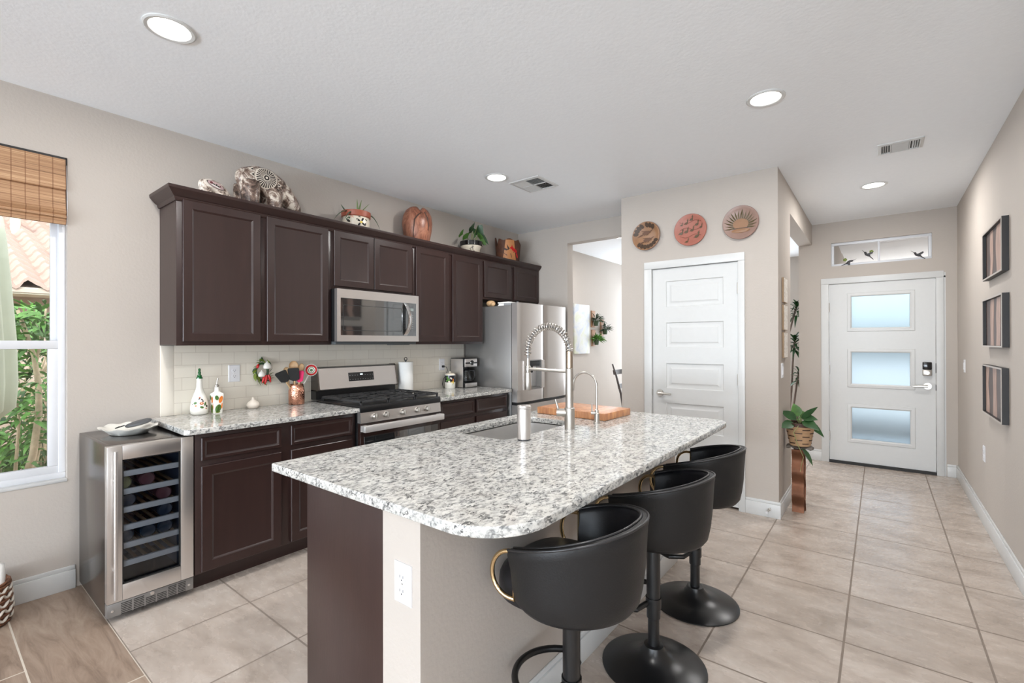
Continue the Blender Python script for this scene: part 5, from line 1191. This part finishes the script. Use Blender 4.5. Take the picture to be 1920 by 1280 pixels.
plate('mauve clay plate with a spiky agave design, above the right edge of the pantry door', -.885, 2.342, .136, [plain('mauve_clay', sr(142, 102, 96), .5), plain('mauve_slip_face', sr(146, 118, 106), .4, vary=.1), plain('agave_green', sr(94, 82, 54), .5), plain('sand_slip', sr(146, 108, 78), .45, vary=.15), BEARD], pl3)

# ------------------------------------------------------------------ framed wood panels on the hallway wall
def panel_art(label, z0, z1, ya, yb, seed):
    t = thing('wood_wall_art', label, 'wall art', (XR, (ya+yb)/2, z0)); d = .032; r2 = random.Random(seed)
    b = B(); xo = XR-d
    for q in ((ya, yb, z0, z0+.010), (ya, yb, z1-.010, z1), (ya, ya+.010, z0+.01, z1-.01), (yb-.010, yb, z0+.01, z1-.01)): b.box(xo, XR-.001, *q)
    F_ = obj('frame', b, plain('frame_black', sr(36, 34, 34), .5), t, 0)
    b = B()
    for q in ((ya, yb, z0, z0+.010), (ya, yb, z1-.010, z1), (ya, ya+.010, z0+.01, z1-.01), (yb-.010, yb, z0+.01, z1-.01)): b.box(xo-.003, xo, *q)
    plabel(obj('frame_edge', b, plain('frame_silver', sr(176, 168, 160), .4), F_, 0), 'silver front edge of the frame')
    b = B(); n = 5; cuts = [ya+.01]; 
    for i in range(1, n): cuts.append(ya+.01+(yb-ya-.02)*(i+r2.uniform(-.22, .22))/n)
    cuts.append(yb-.01); segs = 14; waves = [[r2.uniform(-.014, .014) for _ in range(4)] for _ in cuts]; lean = r2.uniform(-.03, .03)
    def edge(i, s_):
        if i in (0, n): return cuts[i]
        w_ = waves[i]; return cuts[i]+sum(w_[k]*math.sin((k+1)*3.1*s_+k) for k in range(3))+lean*(s_-.5)
    for i in range(n):
        b.mi = i % 2 if seed != 3 else (i+1) % 2; dep = .0145 if b.mi == 0 else .0155
        A_ = [[b.bm.verts.new((x_, max(ya+.01, min(yb-.01, edge(i+e, k/segs))), z0+.01+(z1-z0-.02)*k/segs)) for k in range(segs+1)] for e in (0, 1) for x_ in (XR-.004, XR-dep)]
        for k in range(segs):
            b.face((A_[1][k], A_[3][k], A_[3][k+1], A_[1][k+1])); b.face((A_[0][k], A_[1][k], A_[1][k+1], A_[0][k+1])); b.face((A_[2][k], A_[3][k], A_[3][k+1], A_[2][k+1]))
    obj('wood_inlay', b, [DWOOD, LWOOD], t, 30)
panel_art('topmost of three framed wavy wood-strip panels on the grey hallway wall', 1.805, 2.137, 4.085, 4.755, 1)
panel_art('middle of three framed wavy wood-strip panels on the grey hallway wall', 1.336, 1.670, 4.085, 4.765, 2)
panel_art('lowest of three framed wavy wood-strip panels on the grey hallway wall', .865, 1.210, 4.105, 4.79, 3)
outlet('light_switch', 'white light switch on the grey wall near the front door', '-x', XR, 5.99, 1.148, kind='switch')
outlet('wall_outlet', 'low white outlet on the grey hallway wall below the wood panels', '-x', XR, 4.977, .53)
outlet('light_switch', 'white light switch on the pantry side wall below the three small pictures', '+x', XS, 4.315, 1.144, kind='switch')
for z0, z1, q in ((1.695, 1.895, 'topmost'), (1.47, 1.675, 'middle'), (1.245, 1.452, 'lowest')):
    t = thing('small_picture', q+' of three small collage canvases on the pantry side wall', 'picture', (XS, 4.41, z0))
    b = B(); b.box(XS+.001, XS+.016, 4.325, 4.50, z0, z1, .002); o = obj('canvas_frame', b, plain('canvas_edge_'+q, sr(150, 126, 100), .7), t)
    b = B(); b.box(XS+.0162, XS+.0172, 4.328, 4.497, z0+.003, z1-.003); obj('picture_face', b, COLLAGE, o, 0)
t = thing('door_stop', 'small spring door stop on the pantry baseboard', 'door stop', (-.685, YP-.014, .06))
b = B(); b.cyl((-.685, YP-.026, .065), .011, .012, 'y', seg=14); b.tube([(-.685, YP-.026, .065), (-.69, YP-.06, .06), (-.692, YP-.078, .058)], .006, 10); obj('stem', b, NICKEL, t); b = B(); b.tube([(-.692, YP-.074, .058), (-.693, YP-.088, .056)], .0085, 12); obj('tip', b, PLATE, t)

# ------------------------------------------------------------------ plant stand, basket pot and plant at the pantry corner
t = thing('plant_stand', 'wavy copper plant stand with a driftwood top at the pantry corner', 'plant stand', (-.525, 4.44, 0))
b = B(); n = 40; px0, px1 = -.568, -.484; rs = []
for i in range(n+1):
    z = .505*i/n; wv = .010*math.sin(z*34); rs.append([(px0, 4.405+wv, z), (px1, 4.405+wv, z), (px1, 4.411+wv, z), (px0, 4.411+wv, z)])
b.rings(rs); obj('front_leg', b, COPPER, t, 50)
b = B(); rs = []
for i in range(n+1):
    z = .505*i/n; wv = .010*math.sin(z*34+1.5); rs.append([(px0+.006, 4.475+wv, z), (px1+.006, 4.475+wv, z), (px1+.006, 4.481+wv, z), (px0+.006, 4.481+wv, z)])
b.rings(rs); obj('rear_leg', b, COPPER, t, 50)
b = B(); rs = []; r2 = random.Random(5)
for i in range(11):
    x = -.606+.185*i/10; hw = .055+.01*math.sin(i*1.7); zt = .012+.006*math.sin(i*2.3); rs.append([(x, 4.44+hw*math.cos(a)*(1+.08*math.sin(3*a+i)), .522+zt*1.1*math.sin(a)+.004*math.sin(i)) for a in [2*PI*k/14 for k in range(14)]])
b.rings(rs); obj('driftwood_top', b, DRIFT, t, 50)
PX, PY, PZ = -.512, 4.435, .538
t = thing('basket_pot', 'woven splint basket pot standing on the copper plant stand', 'basket', (PX, PY, PZ))
b = B(); b.lathe([(.068, 0), (.074, .004), (.100, .15), (.103, .155), (.100, .158), (.094, .15), (.069, .012), (.02, .008)], (PX, PY, PZ), 32); K_ = obj('basket_body', b, BASKETW, t, 40)
b = B()
for row in range(5):
    z = .02+.028*row; r = .0745+.026*(z/.15)
    for k in range(5):
        a0 = k*2*PI/5+row*.62; rs = []
        for i in range(6): 
            a = a0+.62*i/5; rs.append([(PX+(r+o_)*math.cos(a), PY+(r+o_)*math.sin(a), PZ+z+dz) for o_, dz in ((-.001, 0), (.0022, .001), (.0022, .008), (-.001, .009))])
        b.rings(rs)
plabel(obj('dark_splints', b, DWOOD, K_, 40), 'dark woven splints')
b = B(); b.lathe([(.086, .10), (.090, .178), (.093, .18), (.093, .186), (.088, .186), (.084, .16)], (PX-.004, PY, PZ), 32, cap0=False, cap1=False); b.mi = 1; b.lathe([(.0865, .165), (.002, .168)], (PX-.004, PY, PZ), 24, cap0=False); obj('liner_pot', b, [plain('brown_plastic', sr(74, 46, 38), .5), SOIL], t, 50)
t = thing('potted_plant', 'leafy hoya-like plant with broad dark leaves in the splint basket', 'plant', (PX, PY, PZ+.17)); zb = PZ+.17
for (tx, ty, tz, ld, L_, w_, dr) in ((-.02, -.04, .045, (-.9, -.3, .55), .13, .055, .05), (-.01, 0, .06, (-.35, .1, 1), .11, .06, .0), (.01, -.02, .05, (.9, -.1, .75), .15, .04, -.05), (.02, -.05, .03, (.85, -.5, .0), .14, .065, .35), (.02, -.03, .05, (.7, -.2, .25), .12, .055, .3), (-.03, -.07, .01, (-.75, -.6, -.05), .12, .06, .2), (.05, .02, .01, (.9, .1, -.35), .12, .045, .5), (-.01, -.03, .04, (.2, -.8, .5), .09, .045, .4), (-.03, .02, .05, (-.8, .3, .4), .11, .05, .3), (.0, .03, .05, (.2, .7, .6), .11, .05, .3)):
    b = B(); p, q = Vector((PX+tx*.3, PY+ty*.3, zb)), Vector((PX+tx, PY+ty, zb+tz)); b.tube([p, p.lerp(q, .5)+Vector((0, 0, .01)), q], .0028, 6); sm = obj('stem', b, STEM, t, 50)
    b = B(); b.leaf(q, ld, L_, w_*1.35, dr, (.85 if ld[0] > 0 else -.85)+rnd.uniform(-.25, .25), fold=.18); obj('leaf', b, DGREEN if L_ > .112 else GREEN, sm, 50)
b = B(); trail = [(PX+.0, PY-.09, zb-.0), (PX-.03, PY-.12, zb-.05), (PX-.005, PY-.115, zb-.14), (PX+.02, PY-.115, zb-.20), (PX+.035, PY-.11, zb-.24), (PX+.02, PY-.108, zb-.31), (PX+.012, PY-.106, zb-.36)]
b.tube([Vector(p) for p in trail], [.003, .0028, .0026, .0024, .002, .0016, .0012], 6); sm = obj('trailing_stem', b, STEM, t, 50)
b = B(); b.leaf((PX+.025, PY-.115, zb-.17), (.55, -.2, -.8), .135, .07, .1); obj('leaf', b, DGREEN, sm, 50)

# ------------------------------------------------------------------ hummingbird figures on the transom
def bird(label, x, z, tilt, flower):
    t = thing('hummingbird_ornament', label, 'ornament', (x, YF+.016, z)); y = YF+.012; R3 = Matrix.Translation((x, y, z)) @ Matrix.Rotation(tilt, 4, 'Y')
    b = B(); b.sphere((0, 0, 0), .030, .008, .014, 14, 8); b.sphere((-.030, 0, .010), .012, .007, .011, 12, 6); b.tube([(-.04, 0, .012), (-.075, 0, .022)], [.003, .0008], 6); b.rings([[(.02, -.003, .004), (.075, -.002, -.014), (.075, -.002, -.020), (.02, -.003, -.008)], [(.02, .003, .004), (.075, .002, -.014), (.075, .002, -.020), (.02, .003, -.008)]]); b.bm.transform(R3); obj('body', b, SOLDER, t, 50)
    b = B(); b.rings([[(-.012, -.006, .006), (.022, -.006, .052), (.032, -.006, .036), (.016, -.006, .004)], [(-.012, -.001, .006), (.022, -.001, .052), (.032, -.001, .036), (.016, -.001, .004)]]); b.bm.transform(R3); obj('wing', b, SOLDER, t, 30)
    if flower:
        b = B(); fx = flower
        for k in range(5): a = 2*PI*k/5; b.sphere((fx+.011*math.cos(a), 0, .03+.011*math.sin(a)), .009, .003, .009, 8, 6)
        b.bm.transform(Matrix.Translation((x, y, z))); obj('flower', b, OLIVE, t, 50)
bird('hummingbird ornament with a yellow-green flower at the lower left of the transom', -.275, 2.272, 2.45, -.032)
bird('hummingbird ornament flying near the middle bar of the transom', -.105, 2.335, .6, .035)
bird('dark hummingbird ornament at the lower right of the transom', .318, 2.283, .45, None)

# ------------------------------------------------------------------ room beyond the refrigerator
t = thing('canvas_art', 'tall pastel abstract canvas on the wall of the room beyond', 'wall art', (XL, 6.27, 1.2)); b = B(); b.box(XL+.001, XL+.03, 6.04, 6.50, 1.205, 1.95, .003); obj('canvas', b, CANVAS, t)
def wall_planter(label, y, z, mleaf, bright):
    t = thing('wall_planter', label, 'planter', (XL, y, z)); b = B(); b.box(XL+.001, XL+.014, y-.06, y+.06, z, z+.26, .002); obj('backboard', b, plain('planter_board_%d' % int(y*100+z*10), sr(166, 124, 92), .6, vary=.2), t)
    b = B(); b.lathe([(.03, 0), (.033, .003), (.046, .085), (.043, .085), (.031, .01)], (XL+.062, y, z+.02), 20); obj('cup', b, plain('planter_cup_%d' % int(y*100+z*10), sr(70, 88, 62), .5), t)
    b = B(); r2 = random.Random(int(y*1000+z*100)); c0 = Vector((XL+.062, y, z+.10))
    for i in range(90):
        a, e = r2.uniform(0, 2*PI), r2.uniform(-.1, 1.3); d = Vector((math.cos(a)*math.cos(e)*.9+.25, math.sin(a)*math.cos(e), math.sin(e))); p = c0+d*r2.uniform(.0, .06)
        b.leaf(p, d, r2.uniform(.08, .14), r2.uniform(.010, .018) if not bright else r2.uniform(.016, .026), r2.uniform(.1, .7), r2.uniform(-1, 1), 3)
    obj('foliage', b, mleaf, t, 60)
wall_planter('upper left wall planter with dusty green fronds beside the canvas', 6.655, 1.615, GRGREEN, False)
wall_planter('right-hand wall planter with dusty green fronds, farthest from the canvas', 6.96, 1.485, GRGREEN, False)
wall_planter('lower wall planter with bright green leaves beside the canvas', 6.665, 1.315, BGREEN, True)
t = thing('dining_chair', 'dark curved-back chair in the room beyond, only its back seen past the pantry wall', 'chair', (-2.395, 5.85, 0)); cx, cy = -2.395, 5.85
for sy in (-.19, .19):
    b = B(); pts = [(cx-.16, cy+sy, 0), (cx-.18, cy+sy, .25), (cx-.205, cy+sy, .47), (cx-.245, cy+sy, .7), (cx-.31, cy+sy, .93), (cx-.365, cy+sy, 1.09)]; b.tube([Vector(p) for p in pts], [.018, .02, .022, .02, .017, .013], 10, flat=.7); obj('rear_leg', b, CHAIRW, t, 50)
    b = B(); b.tube([(cx+.2, cy+sy, 0), (cx+.2, cy+sy, .45)], [.016, .022], 10); obj('front_leg', b, CHAIRW, t, 50)
b = B(); b.box(cx-.21, cx+.23, cy-.22, cy+.22, .44, .49, .015); obj('seat', b, CHAIRW, t)
for z, xx in ((.98, -.345), (.80, -.28), (.64, -.235)):
    b = B(); b.rings([[(cx+xx-.02*math.sin(PI*k/10)+dx_, cy-.185+.37*k/10, z+dz) for dx_, dz in ((-.008, -.03), (.008, -.03), (.008-.012, .03), (-.008-.012, .03))] for k in range(11)]); obj('back_slat', b, CHAIRW, t, 40)
# tall dracaena in its pot
t = thing('plant_pot', 'grey planter of the tall cane plant in the room beyond', 'pot', (-.98, 7.4, 0)); b = B(); b.lathe([(.12, 0), (.15, .02), (.17, .40), (.165, .42), (.15, .40), (.14, .36), (.01, .355)], (-.98, 7.4, 0), 28); obj('pot_body', b, DRIFT, t, 50)
t = thing('dracaena_plant', 'tall cane plant with strappy dark leaves seen through the hallway opening', 'plant', (-.98, 7.4, .36)); r2 = random.Random(9)
for (bx, by, pts, n) in ((.0, 0, [(.0, 0, .36), (.03, 0, .75), (.045, -.01, 1.1), (.07, 0, 1.42)], 46), (-.03, .03, [(-.03, .03, .36), (-.05, .02, .9), (.0, .03, 1.5), (.09, .02, 1.88)], 40), (.04, -.02, [(.04, -.03, .36), (.08, -.03, .7), (.12, -.03, .98)], 26)):
    b = B(); P_ = [Vector((-.98+p[0], 7.4+p[1], p[2])) for p in pts]; b.tube(P_, .012, 10); cn = obj('cane', b, plain('cane_bark_%d' % n, sr(120, 104, 96), .8), t, 50)
    b = B(); tp = P_[-1]
    for i in range(n):
        a = i*2.4; e = 1.2-1.5*i/n; d = (math.cos(a)*math.cos(e), math.sin(a)*math.cos(e), math.sin(e)); b.leaf(tp+Vector((0, 0, -.16*i/n)), d, r2.uniform(.16, .22), .034, r2.uniform(.3, .8), 0, 5)
    obj('foliage', b, DGREEN, cn, 60)

# ------------------------------------------------------------------ basket by the window
KX, KY = -3.44, .185
t = thing('wicker_basket', 'brown wicker basket woven with white rope on the floor under the window', 'basket', (KX, KY, 0))
b = B(); b.lathe([(.108, 0), (.115, .004), (.124, .06), (.122, .12), (.116, .20), (.112, .205), (.108, .20), (.113, .12), (.114, .06), (.104, .012), (.02, .01)], (KX, KY, 0), 36); K_ = obj('basket_body', b, WICKER, t, 50)
for z, r, ph in ((.035, .124, 0), (.07, .127, 1), (.105, .126, 0), (.14, .123, 1), (.17, .120, 0)):
    b = B(); b.tube([(KX+(r+.003*math.cos(14*a+ph*PI))*math.cos(a), KY+(r+.003*math.cos(14*a+ph*PI))*math.sin(a), z+.010*math.sin(14*a+ph*PI)) for a in [2*PI*i/112 for i in range(112)]], .0065, 8, closed=True); obj('rope_band', b, ROPE, K_, 50)
for z, r in ((.188, .120), (.200, .117), (.012, .119), (.052, .126), (.088, .1265), (.122, .1255), (.156, .1225)):
    b = B(); b.tube([(KX+r*math.cos(a), KY+r*math.sin(a), z+.002*math.sin(20*a)) for a in [2*PI*i/80 for i in range(80)]], .0065, 8, closed=True); obj('wicker_band', b, WICKER, K_, 50)
t = thing('rolled_towel', 'white looped towel standing in the wicker basket', 'towel', (KX+.04, KY+.075, .02))
b = B(); b.tube([(KX+.045, KY+.073, .014), (KX+.045, KY+.075, .15), (KX+.045, KY+.08, .25), (KX+.045, KY+.078, .285), (KX+.045, KY+.062, .296), (KX+.045, KY+.05, .288)], [.02, .021, .022, .021, .019, .014], 14); obj('towel_roll', b, WAX, t, 60)
t = thing('magazine', 'magazine with a dark red heading standing in the wicker basket', 'magazine', (KX+.03, KY+.02, .02)); b = B(); b.box(KX+.02, KX+.027, KY-.06, KY+.045, .014, .262); M0 = obj('pages', b, PAPER, t, 0)
b = B(); b.box(KX+.0271, KX+.0276, KY-.058, KY+.035, .236, .25); b.mi = 1; b.box(KX+.0271, KX+.0276, KY-.058, KY+.03, .03, .225); obj('cover_print', b, [BURGUNDY, plain('cover_dark', sr(52, 52, 56), .5)], M0, 0)

# ------------------------------------------------------------------ outdoors beyond the kitchen window
b = B(); b.box(-40, XL-.16, -14, 24, -.24, -.12); tag(obj('ground', b, GRAVEL, None, 0), 'gravel yard outside the kitchen window', 'ground', None, 'structure')
b = B(); b.box(-7.75, -7.55, -9, 12, -.12, .98, .0); tag(obj('block_wall', b, STUCCO, None, 0), 'tan block garden wall behind the shrubs outside the window', 'wall')
t = thing('neighbor_house', 'neighbouring house with a clay tile roof outside the window', 'house', (-9.4, 3, -.12))
b = B(); b.box(-16, -9.6, -12, 16, -.12, 2.06); obj('house_wall', b, STUCCO, t, 0)
b = B(); b.box(-9.06, -9.0, -12.5, 16.5, 2.04, 2.13); b.box(-9.6, -9.06, -12.5, 16.5, 2.04, 2.06); obj('fascia', b, FASCIA, t, 0)
b = B(); sl = .36; pw = .30; rows, ny = 17, 200; y_a, y_b = -4.0, 7.0
for r in range(rows):
    d0, d1 = r*.36, r*.36+.42; N_ = int((y_b-y_a)/pw*8); ra, rb = [], []
    for i in range(N_+1):
        y = y_a+(y_b-y_a)*i/N_; ph = (y/pw) % 1; w_ = .055*(math.sin(2*PI*ph) if True else 0)+.018*math.sin(4*PI*ph)
        ra.append(Vector((-8.96-d0, y, 2.16+sl*d0+w_+.045))); rb.append(Vector((-8.96-d1, y, 2.16+sl*d1+w_)))
    va, vb, vc = [b.bm.verts.new(p) for p in ra], [b.bm.verts.new(p) for p in rb], [b.bm.verts.new(p+Vector((.0, 0, -.045))) for p in ra]
    for i in range(N_): b.face((va[i], va[i+1], vb[i+1], vb[i])); b.face((vc[i], vc[i+1], va[i+1], va[i]))
obj('roof_tiles', b, ROOF, t, 50)
b = B(); b.rings([[(-8.98-d, y, 2.11+sl*d+o_) for d, o_ in ((0, 0), (7, 0), (7, -.05), (0, -.05))] for y in (-12.5, 16.5)]); obj('roof_deck', b, STUCCO, t, 0)
b = B(); b.cyl((-12.6, 1.18, 3.2), .07, .75, seg=14); b.cyl((-12.6, 1.18, 3.92), .11, .06, seg=14); plabel(obj('vent_pipe', b, FASCIA, t), 'white roof vent pipe')
t = thing('patio_umbrella', 'closed sage green patio umbrella outside the window', 'umbrella', (-4.75, .17, -.12)); ux, uy = -4.75, .15
b = B(); b.cyl((ux, uy, -.12), .02, 2.5, seg=14); obj('pole', b, FASCIA, t); b = B(); b.lathe([(.24, -.12), (.25, -.09), (.22, -.03), (.04, .02)], (ux, uy, 0), 24); obj('base', b, DRIFT, t)
b = B(); NS = 64; rs = []
for z, r in ((.86, .20), (.93, .265), (1.1, .275), (1.4, .268), (1.8, .245), (2.1, .225), (2.24, .21), (2.3, .17), (2.33, .03)):
    rs.append([(ux+r*(1+.13*math.cos(8*a))*math.cos(a), uy+r*(1+.13*math.cos(8*a))*math.sin(a), z) for a in [2*PI*i/NS for i in range(NS)]])
b.rings(rs, True, True, True); obj('canopy', b, UMB, t, 60)
# oleander by the window: trunks and long leaves
t = thing('oleander_shrub', 'tall oleander with pale bent trunks and long leaves outside the window', 'shrub', (-5.0, .55, -.12)); r2 = random.Random(21)
trunks = [[(-5.0, .46, -.12), (-4.98, .50, .3), (-4.95, .555, .55), (-4.95, .585, .85), (-4.95, .585, 1.05), (-4.95, .56, 1.28), (-4.97, .52, 1.46), (-5.0, .48, 1.62)], [(-4.95, .585, 1.05), (-4.96, .565, 1.2), (-4.97, .595, 1.36), (-4.98, .615, 1.5), (-5.0, .63, 1.64)], [(-5.02, .42, -.12), (-5.03, .47, .4), (-5.02, .49, .8), (-5.03, .48, .98)], [(-5.04, .36, -.12), (-5.0, .33, .3), (-5.0, .40, .55)], [(-5.05, .52, -.12), (-5.1, .62, .7), (-5.15, .72, 1.2), (-5.2, .8, 1.55)]]
for i, tr in enumerate(trunks):
    b = B(); P_ = [Vector((p[0]*1.09, p[1]*1.09, 1.372+(p[2]-1.372)*1.09)) for p in tr]; P_[0].z = -.12 if i != 1 else P_[0].z; n = len(P_); b.tube(P_, [(.030 if i == 0 else .016)*(1-.6*k/(n-1)) for k in range(n)], 10); br = obj('branch', b, BARK, t, 60)
    b = B()
    for k in range(100 if i != 3 else 40):
        s_ = r2.uniform(.35, 1)*(n-1); j = min(int(s_), n-2); p = P_[j].lerp(P_[j+1], s_-j); a = r2.uniform(0, 2*PI); d = Vector((math.cos(a), math.sin(a), r2.uniform(-.3, 1.0))); q = p+d*r2.uniform(.02, .14); b.mi = r2.choice((0, 1, 1))
        b.leaf(q, d, r2.uniform(.11, .19), r2.uniform(.022, .036), r2.uniform(0, .6), r2.uniform(-1, 1), 4)
    obj('foliage', b, [GREEN, BGREEN], br, 60)
def shrub(label, x, y, rx, ry, h, n, seed, mats):
    t = thing('hedge_shrub', label, 'shrub', (x, y, -.12)); r3 = random.Random(seed)
    b = B(); [b.tube([(x, y, -.12), (x+r3.uniform(-.2, .2)*rx, y+r3.uniform(-.3, .3)*ry, h*.5), (x+r3.uniform(-.5, .5)*rx, y+r3.uniform(-.6, .6)*ry, h*.85)], [.02, .014, .006], 8) for _ in range(7)]; obj('branches', b, BARK, t, 60)
    b = B()
    for k in range(n):
        a, e, q = r3.uniform(0, 2*PI), r3.uniform(-1, 1), r3.uniform(.5, 1)**.5; s_ = math.sqrt(1-e*e); d = Vector((s_*math.cos(a), s_*math.sin(a), e)); p = Vector((x+d.x*rx*q, y+d.y*ry*q, h*.52+d.z*h*.5*q)); b.mi = r3.choice((0, 0, 1, 1, 2))
        b.leaf(p, d+Vector((r3.uniform(-.8, .8), r3.uniform(-.8, .8), r3.uniform(-.2, .9))), r3.uniform(.10, .19), r3.uniform(.02, .04), r3.uniform(.1, .6), r3.uniform(-1.2, 1.2), 3)
    obj('foliage', b, mats, t, 60)
shrub('dense green hedge shrub against the garden wall, right behind the oleander', -6.45, .82, .5, .62, 1.70, 2600, 31, [GREEN, BGREEN, DGREEN])
shrub('dense green hedge shrub against the garden wall, behind the patio umbrella', -6.5, -.95, .5, .7, 1.85, 1800, 32, [GREEN, BGREEN, DGREEN])
